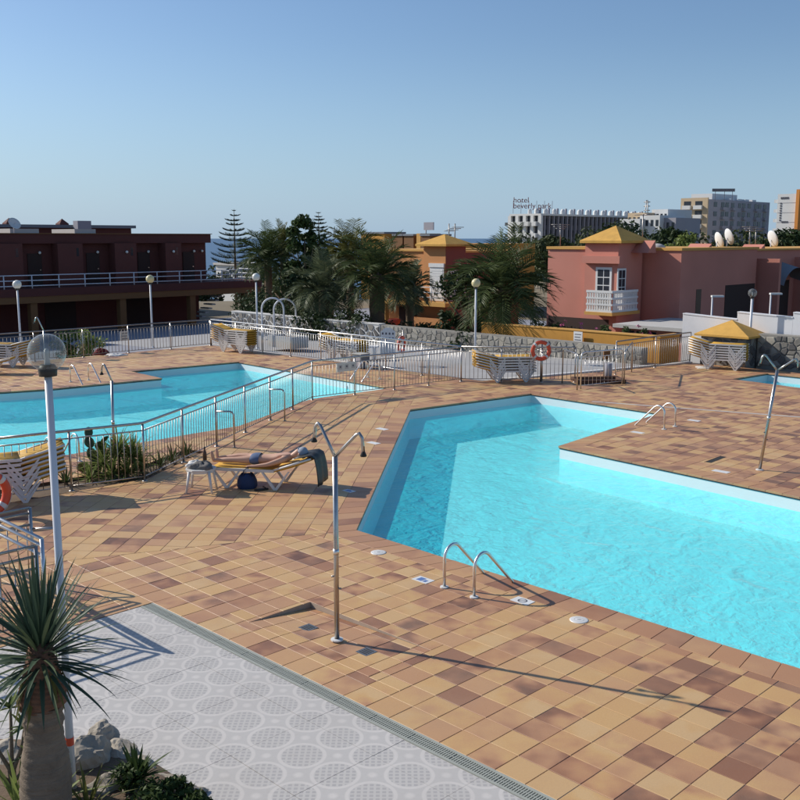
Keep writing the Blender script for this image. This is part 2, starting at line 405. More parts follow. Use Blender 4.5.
# ================================================================== polygon tools
def clip(poly, a, b, c):            # keep a*x+b*y <= c
    out = []; n = len(poly)
    for i in range(n):
        p, q = poly[i], poly[(i + 1) % n]; dp = a * p[0] + b * p[1] - c; dq = a * q[0] + b * q[1] - c
        if dp <= 1e-9: out.append(p)
        if (dp < -1e-9 and dq > 1e-9) or (dp > 1e-9 and dq < -1e-9):
            t = dp / (dp - dq); out.append((p[0] + (q[0] - p[0]) * t, p[1] + (q[1] - p[1]) * t))
    return out
def area(p): return .5 * sum(p[i][0] * p[(i + 1) % len(p)][1] - p[(i + 1) % len(p)][0] * p[i][1] for i in range(len(p)))
def ccw(p): return list(p) if area(p) > 0 else list(reversed(p))
def halfplanes(poly):               # CCW convex -> list of (a,b,c) with inside a*x+b*y<=c
    out = []
    for i in range(len(poly)):
        p, q = poly[i], poly[(i + 1) % len(poly)]; a, b = q[1] - p[1], p[0] - q[0]; l = hypot(a, b)
        if l < 1e-9: continue
        out.append((a / l, b / l, (a * p[0] + b * p[1]) / l))
    return out
def bbox(p): return (min(q[0] for q in p), max(q[0] for q in p), min(q[1] for q in p), max(q[1] for q in p))
class Cvx:
    def __init__(s, p): s.p = ccw(p); s.h = halfplanes(s.p); s.b = bbox(s.p)
def intersect(poly, cv):
    for (a, b, c) in cv.h:
        poly = clip(poly, a, b, c)
        if len(poly) < 3: return []
    return poly
def subtract(polys, cv):
    out = []
    for p in polys:
        b = bbox(p)
        if b[0] >= cv.b[1] or b[1] <= cv.b[0] or b[2] >= cv.b[3] or b[3] <= cv.b[2]: out.append(p); continue
        rest = p
        for (A, B, C) in cv.h:
            o = clip(rest, -A, -B, -C)
            if len(o) >= 3 and abs(area(o)) > 1e-5: out.append(o)
            rest = clip(rest, A, B, C)
            if len(rest) < 3: break
    return out
def inset(p, d):
    p = ccw(p)
    for (a, b, c) in halfplanes(p):
        p = clip(p, a, b, c - d)
        if len(p) < 3: return []
    q = []
    for i, s in enumerate(p):
        if hypot(s[0] - p[i - 1][0], s[1] - p[i - 1][1]) > .004: q.append(s)
    return q
def tri(poly):
    from mathutils.geometry import tessellate_polygon
    return [[poly[i] for i in t] for t in tessellate_polygon([[Vector((x, y, 0)) for x, y in poly]])]
def offset_poly(poly, d):           # outward by d, CCW, mitred
    n = len(poly); out = []
    for i in range(n):
        p0, p, p1 = Vector(poly[i - 1]), Vector(poly[i]), Vector(poly[(i + 1) % n])
        e0 = (p - p0).normalized(); e1 = (p1 - p).normalized(); n0 = Vector((e0.y, -e0.x)); n1 = Vector((e1.y, -e1.x))
        mm = (n0 + n1).normalized(); out.append(tuple(p + mm * (d / max(.35, mm.dot(n0)))))
    return out
def uvpoly(l): return ccw([XY(u, v) for u, v in l])

# ================================================================== pools, deck, patio outlines
POOLS = [
 uvpoly([(-10.7, 9.72), (-17.6, 17.95), (-17.0, 22.32), (-12.68, 22.1), (-12.12, 16.97), (-6.71, 16.47), (4, 15.6), (4, 9.6)]),
 uvpoly([(-31, 7.2), (-28.05, 11.6), (-27.6, 12.9), (-27.2, 16.45), (-29.4, 16.6), (-28.95, 20.72), (-20.55, 20.2), (-20.67, 17.2), (-18.83, 13.46), (-18.65, 4), (-31, 4)]),
 uvpoly([(-14.3, 29.12), (-14.1, 31.25), (-6, 31.0), (-6, 27.9)])]
WATER_Z, FLOOR_Z, COPE = -.27, -.80, .40
U_PAT, V_PAT = -10.22, 5.94          # corner of the grey patio
TRAY = (-8.87, -6.85, 6.40, 7.32)
def tray_z(x, y):
    u, v = UV(x, y)
    a = min(1, max(0, 1 - (u - TRAY[0]) / (TRAY[1] - TRAY[0]))); b = min(1, max(0, (v - TRAY[2]) / (TRAY[3] - TRAY[2])))
    return -.075 * a * b
FENCE_UV = [GUV(0, 501), GUV(72, 491), GUV(145, 481), GUV(312.5, 400), GUV(394.5, 389.7), GUV(461, 381.5)]
PLANTER = [uvpoly([(-15.98, 6.3), (-15.82, 9.18), (-16.75, 9.55), (-16.95, 6.3)]), uvpoly([(-15.82, 9.18), (-17.05, 11.25), (-17.5, 11.1), (-16.75, 9.55)])]
deck_main = [Cvx(uvpoly([(-34.3, V_PAT), (6, V_PAT), (6, 32.0), (-17.3, 32.0), (-19.5, 23.2), (-34.3, 23.2)])),
             Cvx(uvpoly([(-34.3, -3), (U_PAT, -3), (U_PAT, V_PAT), (-34.3, V_PAT)]))]
# the first outline is not convex at (-19.5, 23.2): split it
deck_main = [Cvx(uvpoly([(-34.3, V_PAT), (6, V_PAT), (6, 23.2), (-34.3, 23.2)])), Cvx(uvpoly([(-19.6, 23.2), (6, 23.2), (6, 32.0), (-17.35, 32.0)])), deck_main[1]]
left_field = Cvx([(-9, 11.38), (-.95, 14.36), (.2, 25.1), (-.2, 29.6), (-9, 29.6)])
holes = []; cope_quads = []
for P in POOLS:
    outer = offset_poly(P, COPE); inner = offset_poly(P, -.03)
    for t_ in tri(P): holes.append(Cvx(t_))
    for i in range(len(P)):
        j = (i + 1) % len(P)
        holes.append(Cvx([P[i], P[j], outer[j], outer[i]])); cope_quads.append((inner[i], inner[j], outer[j], outer[i]))
holes += [Cvx(p) for p in PLANTER]
tray_c = Cvx(uvpoly([(TRAY[0], TRAY[2]), (TRAY[1], TRAY[2]), (TRAY[1], TRAY[3]), (TRAY[0], TRAY[3])]))

def grid_cells(region, ang, pitch, o=(0, 0)):
    ca, sa = cos(ang), sin(ang)
    loc = [((x - o[0]) * ca + (y - o[1]) * sa, -(x - o[0]) * sa + (y - o[1]) * ca) for x, y in region.p]
    b = bbox(loc)
    for i in range(math.floor(b[0] / pitch), math.ceil(b[1] / pitch)):
        for j in range(math.floor(b[2] / pitch), math.ceil(b[3] / pitch)):
            q = [((i + a) * pitch, (j + c) * pitch) for a, c in ((0, 0), (1, 0), (1, 1), (0, 1))]
            q = [(o[0] + x * ca - y * sa, o[1] + x * sa + y * ca) for x, y in q]
            q = intersect(q, region)
            if len(q) >= 3 and abs(area(q)) > .001: yield q
PITCH_T = .318
pieces = []                         # (polygon, kind)
def carve(q, extra=()):
    ps = [q]
    for h in list(extra) + holes:
        ps = subtract(ps, h)
        if not ps: break
    return ps
for reg in deck_main:
    for q in grid_cells(reg, RZ, PITCH_T, XY(U_PAT, V_PAT)):
        for p in carve(q, (left_field, tray_c)): pieces.append((p, 0))
for q in grid_cells(left_field, radians(84.7), PITCH_T, (-1.1, 14.4)):
    for p in carve(q): pieces.append((p, 0))
for q in grid_cells(tray_c, RZ, PITCH_T, XY(U_PAT, V_PAT)): pieces.append((q, 2))
for (a, b, c, d) in cope_quads:
    n = max(1, round(hypot(b[0] - a[0], b[1] - a[1]) / .33))
    L = lambda p, q, t: (p[0] + (q[0] - p[0]) * t, p[1] + (q[1] - p[1]) * t)
    for i in range(n): pieces.append(([L(a, b, i / n), L(a, b, (i + 1) / n), L(d, c, (i + 1) / n), L(d, c, i / n)], 1))
rt = random.Random(5)
def tile_geo(b, tones, poly, kind):
    p = inset(poly, .0030)
    if len(p) < 3 or abs(area(p)) < .0003: return False
    n = len(p); cx = sum(q[0] for q in p) / n; cy = sum(q[1] for q in p) / n
    dz = rt.gauss(0, .0007); tx, ty = rt.gauss(0, .0028), rt.gauss(0, .0028)
    zf = lambda x, y: dz + (x - cx) * tx + (y - cy) * ty + (tray_z(x, y) if kind == 2 else 0)
    bot = -.014 if kind != 1 else -.036
    tp = inset(p, .003)
    base = lambda x, y: (tray_z(x, y) if kind == 2 else 0) + bot
    n0 = len(b.v)
    if len(tp) == n:
        b.add([(x, y, base(x, y)) for x, y in p] + [(x, y, zf(x, y) - .0025) for x, y in p] + [(x, y, zf(x, y)) for x, y in tp],
              [tuple(range(2 * n, 3 * n))] + [(i, (i + 1) % n, n + (i + 1) % n, n + i) for i in range(n)] + [(n + i, n + (i + 1) % n, 2 * n + (i + 1) % n, 2 * n + i) for i in range(n)])
    else:
        b.add([(x, y, base(x, y)) for x, y in p] + [(x, y, zf(x, y)) for x, y in p],
              [tuple(range(n, 2 * n))] + [(i, (i + 1) % n, n + (i + 1) % n, n + i) for i in range(n)])
    if kind == 1: k = min(.95, max(.3, rt.gauss(.58, .10)))
    else:
        u_, v_ = UV(cx, cy); brown = (u_ > -13 and v_ > 16.5) or v_ > 22     # a browner batch was laid beyond the pool
        wts = [.14, .30, .36, .20] if brown else [.40, .36, .18, .06] if (cy > 14.7 + .37 * cx and cx < .2) else [.28, .34, .25, .13]
        k = rt.choices([rt.uniform(.02, .22), rt.uniform(.22, .45), rt.uniform(.45, .62), rt.uniform(.66, .84)], wts)[0]
    col = (k, rt.random(), rt.random() * (1 if kind != 1 else .4), 1)
    tones += [col] * (len(b.v) - n0); return True
def tile_obj(name, b, tones, parent):
    me = b.mesh(name); ca = me.color_attributes.new('tone', 'FLOAT_COLOR', 'POINT')
    ca.data.foreach_set('color', [c for t_ in tones for c in t_]); me.materials.append(m['tile'])
    return link(name, me, parent)
def screen_area(p):
    q = [PX(x, y, 0) for x, y in p]
    cx = sum(a for a, _ in q) / len(q); cy = sum(c for _, c in q) / len(q)
    if not (-10 < cx < 810 and cy < 815) or min(y for _, y in p) < 1: return 0
    return abs(area(q))
order = sorted(range(len(pieces)), key=lambda i: -screen_area(pieces[i][0]))
# grout bed under the tiles
gb = MB()
for reg in deck_main:
    for q in grid_cells(reg, RZ, 1.3, XY(U_PAT, V_PAT)):
        for p in carve(q, (tray_c,)): gb.add([(x, y, -.0052) for x, y in p], [tuple(range(len(p)))])
for q in grid_cells(tray_c, RZ, PITCH_T, XY(U_PAT, V_PAT)): gb.add([(x, y, tray_z(x, y) - .0052) for x, y in q], [tuple(range(len(q)))])
for (a, b, c, d) in cope_quads: gb.add([(q[0], q[1], -.0362) for q in (a, b, c, d)], [(3, 2, 1, 0)])
for a, b in (((TRAY[0], TRAY[2]), (TRAY[0], TRAY[3])), ((TRAY[0], TRAY[3]), (TRAY[1], TRAY[3]))):
    (x0, y0), (x1, y1) = XY(*a), XY(*b)
    gb.add([(x0, y0, -.09), (x1, y1, -.09), (x1, y1, -.002), (x0, y0, -.002)], [(0, 1, 2, 3)])
deck = struct(gb.build('pool_deck', m['grout']))
rest = MB(); rtones = []; made = 0
for i in order:
    p, k = pieces[i]
    if made < 300 and abs(area(p)) > .05 and screen_area(p) > 20:
        b = MB(); tn = []
        if tile_geo(b, tn, p, k): tile_obj('tile', b, tn, deck); made += 1
    else: tile_geo(rest, rtones, p, k)
stuff(tile_obj('tile_field', rest, rtones, deck))
# outer faces of the deck
sk = MB()
for l in ([(-34.3, -3), (-34.3, 23.2), (-19.6, 23.2), (-17.35, 32.0), (6, 32.0)],):
    for a, b in zip(l, l[1:]):
        (x0, y0), (x1, y1) = XY(*a), XY(*b); sk.add([(x0, y0, -1.9), (x1, y1, -1.9), (x1, y1, -.008), (x0, y0, -.008)], [(0, 1, 2, 3)])
sk.build('retaining_face', m['concrete'], deck)
# ---------------------------------------------------------------- pool basins and water
for P in POOLS:
    b = MB(); n = len(P)
    fb = MB()
    for t_ in tri(P): fb.add([(x, y, FLOOR_Z) for x, y in ccw(t_)], [(0, 1, 2)])
    for i in range(n):
        p, q = P[i], P[(i + 1) % n]
        b.add([(p[0], p[1], FLOOR_Z), (q[0], q[1], FLOOR_Z), (q[0], q[1], -.012), (p[0], p[1], -.012)], [(0, 1, 2, 3)])
    basin = struct(b.build('pool_basin', m['pool_paint']))
    fb.build('pool_floor', m['pool_floor'], basin)
    e = MB(); I = offset_poly(P, -.012)      # shadow gap under the coping lip, painted as a dark strip
    for i in range(n):
        p, q = I[i], I[(i + 1) % n]
        e.add([(p[0], p[1], -.062), (q[0], q[1], -.062), (q[0], q[1], -.037), (p[0], p[1], -.037)], [(0, 1, 2, 3)])
    e.build('coping_shadow', m['coping_shade'], basin)
    w = MB()
    for t_ in tri(P): w.add([(x, y, WATER_Z) for x, y in ccw(t_)], [(0, 1, 2)])
    struct(w.build('water', m['water']))
# ---------------------------------------------------------------- planter strip by the pool fence
for i, p in enumerate(PLANTER):
    b = MB(); b.add([(x, y, -.05) for x, y in p], [tuple(range(len(p)))]); s = struct(b.build('planter_soil', m['soil']))
    k = MB()
    for a, c in zip(p, p[1:] + p[:1]): k.add([(a[0], a[1], -.06), (c[0], c[1], -.06), (c[0], c[1], .004), (a[0], a[1], .004)], [(3, 2, 1, 0)])
    k.build('planter_kerb', m['terracotta_dark'], s)
# ---------------------------------------------------------------- grey patio and drain
pb = MB(); PP = uvpoly([(U_PAT, -4), (8, -4), (8, V_PAT), (U_PAT, V_PAT)])
pb.add([(x, y, -.008) for x, y in PP], [(0, 1, 2, 3)])
patio = struct(pb.build('patio', m['mortar']))
US = [-5.70 + .87 * i for i in range(-6, 14)]; VS = [5.374 - .87 * j for j in range(-1, 11)]
for u in US:
    for v in VS:
        u0, u1, v0, v1 = max(u, U_PAT + .02), u + .87, v - .87, min(v, 5.755)
        if u1 - u0 < .05 or v1 - v0 < .05: continue
        g = .0022
        cs = [(u0 + g, v0 + g), (u1 - g, v0 + g), (u1 - g, v1 - g), (u0 + g, v1 - g)]
        b = MB(); dz = rt.gauss(0, .0007); b.prism([XY(*c) for c in cs], -.012, dz)
        # chamfer
        b.build('slab', m['patio'], patio)
dr = thing_uv('drain_channel', 'long grey slotted drain grate between terracotta tiles and grey patio', 'drain', U_PAT, 5.85)
for y0 in (5.762 - 5.85, 5.905 - 5.85):
    b = MB(); b.box(.02, 18, y0, y0 + .03, -.03, .003); b.build('edge_bar', m['drain_grate'], dr)
b = MB(); b.box(.02, 18, -.06, .06, -.032, -.026); b.build('channel', m['drain_dark'], dr)
g = MB(); k = 0
for k in range(19):
    y = 0
    g.box(.006 + k * .026, .006 + k * .026 + .014, -.056, .053, -.016, .001)
g.box(0, .497, -.004, .004, -.018, -.0005)
gm = g.mesh('grate'); gm.materials.append(m['drain_grate'])
for i in range(24): link('grate', gm, dr, (.02 + i * .5, 0, 0))
#PART3
# ================================================================== shared small meshes
def shared(name, b, mat_, smooth=True):
    me = b.mesh(name); me.materials.append(m[mat_])
    if smooth: me.polygons.foreach_set('use_smooth', [True] * len(me.polygons))
    return me
BAL = shared('baluster', MB().tube([(0, 0, .09), (0, 0, .945)], .0075, 6), 'steel_dull')  # darker steel than the rails: backlit look put into the baluster colour
POST = shared('post', MB().tube([(0, 0, 0), (0, 0, 1.06)], .021, 8).lathe([(.0, .012), (.05, .012), (.05, 0)], 10), 'steel')
BAL_F = shared('baluster', MB().tube([(0, 0, .09), (0, 0, .945)], .010, 5), 'steel_bright')
BAL_D = shared('baluster', MB().tube([(0, 0, .09), (0, 0, .945)], .010, 5), 'steel_dull')
def fence(label, pts, posts=None, step=.115, spacing=1.55, mt='steel', bal=BAL, group=None, hand=1.08, z=0, name='pool_fence', cat='fence', skip=()):
    """posts, top and bottom rails, balusters and a raised round handrail along a polyline (world x, y)"""
    o = pts[0]; t = thing(name, label, cat, (o[0], o[1], z), 0, group)
    P = [Vector((x - o[0], y - o[1], 0)) for x, y in pts]
    up = lambda p, h: (p.x, p.y, h)
    hp = []
    for i, p in enumerate(P):
        if 0 < i < len(P) - 1:
            a = (P[i - 1] - p).normalized(); b = (P[i + 1] - p).normalized(); hp += [p + a * .09, p + (a + b) * .02, p + b * .09]
        else: hp.append(p)
    if hand: MB().tube([up(p, hand) for p in hp], .024, 8).build('handrail', m[mt], t, True)
    for i, (a, b) in enumerate(zip(P, P[1:])):
        if i in skip: continue
        L = (b - a).length; d = (b - a) / L
        MB().tube([up(a, .945), up(b, .945)], .014, 6).build('top_rail', m[mt], t, True)
        MB().tube([up(a, .09), up(b, .09)], .012, 6).build('bottom_rail', m[mt], t, True)
        n = max(1, round(L / spacing)); k = max(2, round(L / step))
        for j in range(n + (1 if i == len(P) - 2 else 0)): link('post', POST, t, a + d * (L * j / n))
        for j in range(1, k):
            if abs((j / k * n) % 1) * L / n < .03: continue
            link('baluster', bal, t, a + d * (L * j / k))
    return t
F = [XY(*p) for p in FENCE_UV]
fence('long stainless steel fence with round handrail between the sunbather and the kinked left pool', F, spacing=1.45)
fu = -34.15
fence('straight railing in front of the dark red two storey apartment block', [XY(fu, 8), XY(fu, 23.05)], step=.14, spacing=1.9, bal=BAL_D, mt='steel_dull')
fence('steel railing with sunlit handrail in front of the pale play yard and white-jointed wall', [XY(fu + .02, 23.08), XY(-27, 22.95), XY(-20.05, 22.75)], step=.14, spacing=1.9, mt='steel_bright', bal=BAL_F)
fence('steel fence carrying the round life ring behind the middle stack of loungers', [XY(*GUV(461, 381.3)), XY(-18.1, 24.3), XY(-17.4, 25.05)], step=.13, spacing=1.5, bal=BAL)
fence('thin steel fence with a small notice beside the ochre garden wall', [XY(-17.45, 27.4), XY(-17.45, 29.85), XY(-17.32, 32.0)], step=.13, spacing=1.7, bal=BAL_D, mt='steel_dull')
# ramp hoops fixed to the long fence
def hoop(label, x, y, ang, h=.78, w=.36, mt='steel'):
    t = thing('hoop_rail', label, 'handrail', (x, y, 0), ang, 'hoops along the long fence')
    MB().tube([(0, 0, h)] + [(w - .09, 0, h)] + arc((w - .09, 0, h - .09), .09, pi / 2, 0, 5, (1, 0, 0), (0, 0, 1)) + [(w, 0, 0)], .018, 8).build('tube', m[mt], t, True)
    MB().lathe([(.04, 0), (.04, .012), (0, .012)], 10, (w, 0, 0)).build('flange', m[mt], t)
for (px, py, w) in ((217.5, 447.5, 'nearer the planter shower'), (270, 421, 'nearer the pool rules board')):
    g = G(px, py); hoop('short curved grab hoop on the long steel fence ' + w, g[0], g[1], 0)
# ---------------------------------------------------------------- railings by the steps at the lamp
def railing(label, a, b, zs, mt, r=.02, posts=2, balus=0, zt=1.05, group=None):
    t = thing('step_railing', label, 'railing', (a[0], a[1], 0))
    d = Vector((b[0] - a[0], b[1] - a[1], 0))
    for z in zs: MB().tube([(0, 0, z), (d.x, d.y, z)], r, 8).build('rail', m[mt], t, True)
    for i in range(posts):
        p = d * (i / max(1, posts - 1)) * .985; MB().tube([(p.x, p.y, 0), (p.x, p.y, zs[0])], .024, 8).lathe([(.05, 0), (.05, .012), (0, .012)], 10, (p.x, p.y, 0)).build('post', m[mt], t, True)
    for i in range(balus):
        p = d * ((i + .5) / balus); MB().tube([(p.x, p.y, .12), (p.x, p.y, zs[-1])], .008, 6).build('baluster', m[mt], t, True)
    return t
c1 = Vector(XY(-10.36, 4.66)); c0 = Vector(XY(-14.2, 4.66))
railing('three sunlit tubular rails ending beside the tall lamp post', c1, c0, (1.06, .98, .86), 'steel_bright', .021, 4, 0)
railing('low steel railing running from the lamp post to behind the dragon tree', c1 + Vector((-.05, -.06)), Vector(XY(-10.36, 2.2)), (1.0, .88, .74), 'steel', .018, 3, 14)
r2a = Vector(XY(-11.85, 5.2)); r2b = Vector(XY(-11.85, 2.0))
railing('baluster railing with twin dark top rails behind the dragon tree crown', r2a, r2b, (1.02, .95, .80), 'steel', .017, 4, 26)
hoop('curved end hoop of the baluster railing by the lamp', r2a[0], r2a[1], .15, .74, .34)

# ================================================================== pool ladders
def ladder(label, u, v, ang, scale=1., sp=.5, depth=.85):
    x, y = XY(u, v); t = thing('pool_ladder', label, 'ladder', (x, y, 0), ang, 'steel pool ladders')
    for s in (-1, 1):
        X = s * sp / 2
        pts = [(X, -depth, 0), (X, -depth, .36)] + arc((X, -depth + .16, .38), .16, pi, pi * .28, 7, (0, 1, 0), (0, 0, 1)) + [(X, -.10, .02), (X, .05, -.2), (X, .07, -.74)]
        r = MB().tube(pts, .02, 10).build('rail', m['steel_bright'], t, True)
        MB().lathe([(.055, 0), (.055, .014), (.02, .02)], 12, (X, -depth, 0)).build('flange', m['white_plastic'], r)
    for z in (-.32, -.5, -.68): MB().box(-sp / 2, sp / 2, .02, .11, z - .012, z + .012).build('tread', m['white_plastic'], t)
    return t
UP_V, DN_V, UP_U, DN_U = RZ, RZ + pi, RZ - pi / 2, RZ + pi / 2   # local +y towards +v, -v, +u, -u
ladder('bent steel ladder rails at the pool edge nearest the patio', -7.80, 9.70, UP_V, sp=.50)
ladder('steel ladder at the inner corner of the large pool by the tiled peninsula', -12.35, 20.45, DN_U, sp=.5)
ladder('steel ladder on the far side of the kinked pool before the apartment block', *GUV(93, 384), UP_U, sp=.6)
ladder('steel ladder half hidden behind the fence and the lamp post', *GUV(47, 457), DN_U, sp=.55)
ladder('small ladder at the far end of the kinked pool behind the fence', *GUV(354, 381), DN_V, sp=.55)

# ================================================================== showers
def shower(label, base, top_dx, zj, arms, r=.027, lower=None):
    t = thing('pool_shower', label, 'shower', (base[0], base[1], 0), 0, 'outdoor showers')
    MB().tube([(0, 0, 0), (top_dx, 0, zj)], r, 12).build('pole', m['steel'], t, True)
    MB().lathe([(.07, 0), (.07, .014), (.03, .022)], 14).build('flange', m['white_plastic'], t)
    k = lower or 1.02
    MB().tube([(top_dx * (k - .03) / zj, 0, k - .03), (top_dx * (k + .03) / zj, 0, k + .03)], r * 1.18, 12).build('collar', m['steel_bright'], t, True)
    for a, z in ((-1, k - .28), (1, k - .42)): MB().tube([(top_dx * z / zj, 0, z), (top_dx * z / zj + a * .055, -.01, z)], .011, 8).build('tap', m['steel_dull'], t, True)
    for (p1, p2, p3) in arms:
        J = Vector((top_dx, 0, zj)); a = J + Vector(p1); b = J + Vector(p2); c = J + Vector(p3)
        mid = (a + b) / 2 + Vector((0, 0, .035))
        q = [J, J.lerp(a, .5), J.lerp(a, .92), a + (a - J).normalized() * .0, mid, b, b.lerp(c, .12), c]
        ar = MB().tube(q, r * .62, 10).build('arm', m['steel'], t, True)
        MB().lathe([(.012, .10), (.016, .045), (.036, .0), (.032, -.012), (0, -.012)], 12, tuple(c)).build('shower_head', m['black_rubber'], ar, True)
    return t
g = G(337, 640)
shower('twin headed steel shower standing alone on terracotta tiles beside the patio', g, 0, 2.08,
       [((-.165, .16, .31), (-.225, .20, .29), (-.24, .21, .13)), ((.235, -.12, .265), (.30, -.15, .235), (.312, -.155, .05))], .029)
g = G(759.5, 470)
shower('leaning twin headed shower on the tiled peninsula between the pools', g, .22, 1.93,
       [((-.19, .1, .27), (-.255, .13, .23), (-.285, .14, .08)), ((.27, -.1, .22), (.33, -.12, .18), (.345, -.13, .03))], .03)
g = XY(-16.45, 8.88)
shower('single steel shower rising out of the planter shrubs at the kinked pool', g, .03, 1.80, [((-.15, .1, .28), (-.21, .14, .24), (-.225, .15, .1))], .026)
g = G(47.5, 385)
shower('far slim shower in front of the apartment block seen past the lamp globe', g, -.02, 1.65, [((-.16, 0, .38), (-.23, 0, .36), (-.27, 0, .22))], .03)

# ================================================================== globe lamps
def lamp(label, x, y, z0, zc, rg, rp, glass, group='globe lamps', base=True, clear=False, band=False):
    t = thing('globe_lamp', label, 'lamp', (x, y, z0), 0, group)
    h = zc - z0
    MB().tube([(0, 0, 0), (0, 0, h * .35), (0, 0, h - rg * 1.02)], [rp * 1.15, rp * 1.05, rp * .95], 14).build('pole', m['pole_paint'], t, True)
    MB().lathe([(rp * 2.4, 0), (rp * 2.4, .02), (rp * 1.2, .05)], 14).build('base_plate', m['pole_paint'], t)
    MB().lathe([(rp, -.04), (rg * .46, -.035), (rg * .5, .02), (rg * .36, .05), (.001, .05)], 16, (0, 0, h - rg * 1.0)).build('collar', m['dark_plastic'], t, True)
    gl = MB().sphere((0, 0, h), rg, 32 if clear else 16, 20 if clear else 10).build('globe', m[glass], t, True)
    if clear:
        MB().lathe([(.001, .05), (.014, .046), (.018, .03), (.018, -.03), (.02, -.04), (.024, -.07)], 12, (0, 0, h - .02)).build('bulb', m['white_plastic'], t, True)
        MB().lathe([(.03, .0), (.045, -.05)], 12, (0, 0, h - .1)).build('socket', m['dark_plastic'], t, True)
    if band: MB().lathe([(rp * 1.17, 0), (rp * 1.17, .065)], 14, (0, 0, band)).build('tape_band', m['orange_red'], t, True)
    return t
lx, ly = G(73.5, 806); lz = HT(57.2, 352.5, ly)[2]; lamp('tall pale lamp post with clear glass globe behind the dragon tree', lx, ly, 0, lz, .137, .0285, 'globe_glass', clear=True, band=.52)
for px, py, Y, mt, lab in ((17, 284.5, 37.2, 'glass_frost', 'white globe lamp beside the stacked loungers at the far railing'),
                       (150, 279, 39.6, 'lamp_yellow', 'yellowed globe lamp at the railing before the dark apartment wall'),
                       (256, 277, 42.0, 'glass_frost', 'white globe lamp before the terrace end and the norfolk pine'),
                       (476, 283, 36.0, 'lamp_yellow', 'yellowed globe lamp in front of the big date palm')):
    p = HT(px, py, Y); lamp(lab, p[0], Y, 0 if Y < 41 else -.3, p[2], .165, .036, mt)
p = HT(752.5, 293, 34.4); lamp('clear globe lamp rising behind the low stone pump house', p[0], 34.4, 0, p[2], .15, .045, 'globe_glass', clear=True)
def l_light(label, px, py, Y):
    p = HT(px, py, Y); t = thing('garden_light', label, 'lamp', (p[0], Y, -1.0), 0, 'garden lights behind the white wall'); h = p[2] + 1.0
    MB().tube([(0, 0, 0), (0, 0, h)], .035, 8).build('pole', m['pole_paint'], t, True)
    MB().obox((.2, 0, h + .03), (.48, .2, .07)).build('light_head', m['white_paint'], t)
l_light('slim garden light with flat head behind the left white wall panel', 712.5, 297, 40)
l_light('slim garden light with flat head before the dark pink house porch', 771, 294.5, 41)

# ================================================================== loungers
def lounger_parts(back=10, dark_back=False, zback=None):
    """list of (name, mesh) in local space: x 0 (foot) .. 1.9 (head), y width"""
    out = []; Wd = .31; zr = .34; hx = 1.16; ln = .74; a = radians(back)
    for s in (-1, 1):
        y = s * Wd
        out.append(('side_rail', shared('side_rail', MB().obox((hx / 2, y, zr), (hx + .04, .035, .05)), 'white_plastic', False)))
        for x0 in (.30, 1.20):
            b = MB(); w, th = .26, .03
            b.add([(x0 - w - .008, y - .02, zr), (x0 - w + .024, y - .02, zr), (x0, y - .02, .035), (x0 + w - .024, y - .02, zr), (x0 + w + .008, y - .02, zr), (x0 + .035, y - .02, 0), (x0 - .035, y - .02, 0)],
                  [(0, 1, 2, 6), (2, 3, 4, 5), (6, 2, 5)])
            nv = len(b.v); b.v += [(p[0], p[1] + .04, p[2]) for p in b.v[:nv]]
            b.f += [tuple(reversed([i + nv for i in f])) for f in list(b.f)]
            ring = [0, 1, 2, 3, 4, 5, 6]
            b.f += [(ring[i], ring[i] + nv, ring[(i + 1) % 7] + nv, ring[(i + 1) % 7]) for i in range(7)]
            out.append(('leg', shared('leg', b, 'white_plastic', False)))
        out.append(('backrest_frame', shared('backrest_frame', MB().tube([(hx, y, zr + .01), (hx + ln * cos(a), y, zr + .01 + ln * sin(a))], .02, 8), 'white_plastic')))
    def sheet(xs, zs, th, half):
        b = MB(); n = len(xs); cols = 7
        for lvl in (0, -th):
            for x, z in zip(xs, zs):
                for j in range(cols):
                    f = -1 + 2 * j / (cols - 1); b.v.append((x, f * half, z + lvl - .018 * (1 - f * f)))
        N = n * cols
        for i in range(n - 1):
            for j in range(cols - 1):
                q = i * cols + j; b.f.append((q, q + cols, q + cols + 1, q + 1)); b.f.append((N + q + 1, N + q + cols + 1, N + q + cols, N + q))
        for i in range(n - 1):
            for j in (0, cols - 1):
                q = i * cols + j; f = (q, N + q, N + q + cols, q + cols); b.f.append(f if j == 0 else tuple(reversed(f)))
        for i in (0, n - 1):
            for j in range(cols - 1):
                q = i * cols + j; f = (q, q + 1, N + q + 1, N + q); b.f.append(f if i == 0 else tuple(reversed(f)))
        return b
    seat = sheet([0, .2, .5, .8, hx], [zr + .035, zr + .03, zr + .025, zr + .025, zr + .03], .055, Wd - .005)
    out.append(('sling', shared('sling', seat, 'yellow_sling')))
    bk = sheet([hx + ln * cos(a) * f for f in (0, .25, .5, .75, 1)], [zr + .03 + ln * sin(a) * f - .02 * sin(pi * f) for f in (0, .25, .5, .75, 1)], .055, Wd - .005)
    out.append(('backrest_sling', shared('backrest_sling', bk, 'yellow_sling')))
    if dark_back:
        pts = [Vector((hx + ln * cos(a) * f, 0, zr + ln * sin(a) * f - .03)) for f in (.0, .5, 1.02)]
        out.append(('back_cover', shared('back_cover', MB().obox(((hx + ln * cos(a) * .62) + .035 * sin(a), 0, zr + ln * sin(a) * .62 - .035), (ln * .86, Wd * 2 + .05, .03), 0, -a), 'dark_plastic', False)))
    for x in (.3, 1.1): out.append(('cross_bar', shared('cross_bar', MB().tube([(x, -Wd, zr - .02), (x, Wd, zr - .02)], .014, 6), 'white_plastic')))
    return out
LP = lounger_parts(14)
def lounger(label, loc, rz, group=None, parts=LP):
    t = thing('sun_lounger', label, 'sun lounger', loc, rz, group)
    for n_, me in parts: link(n_, me, t)
    return t
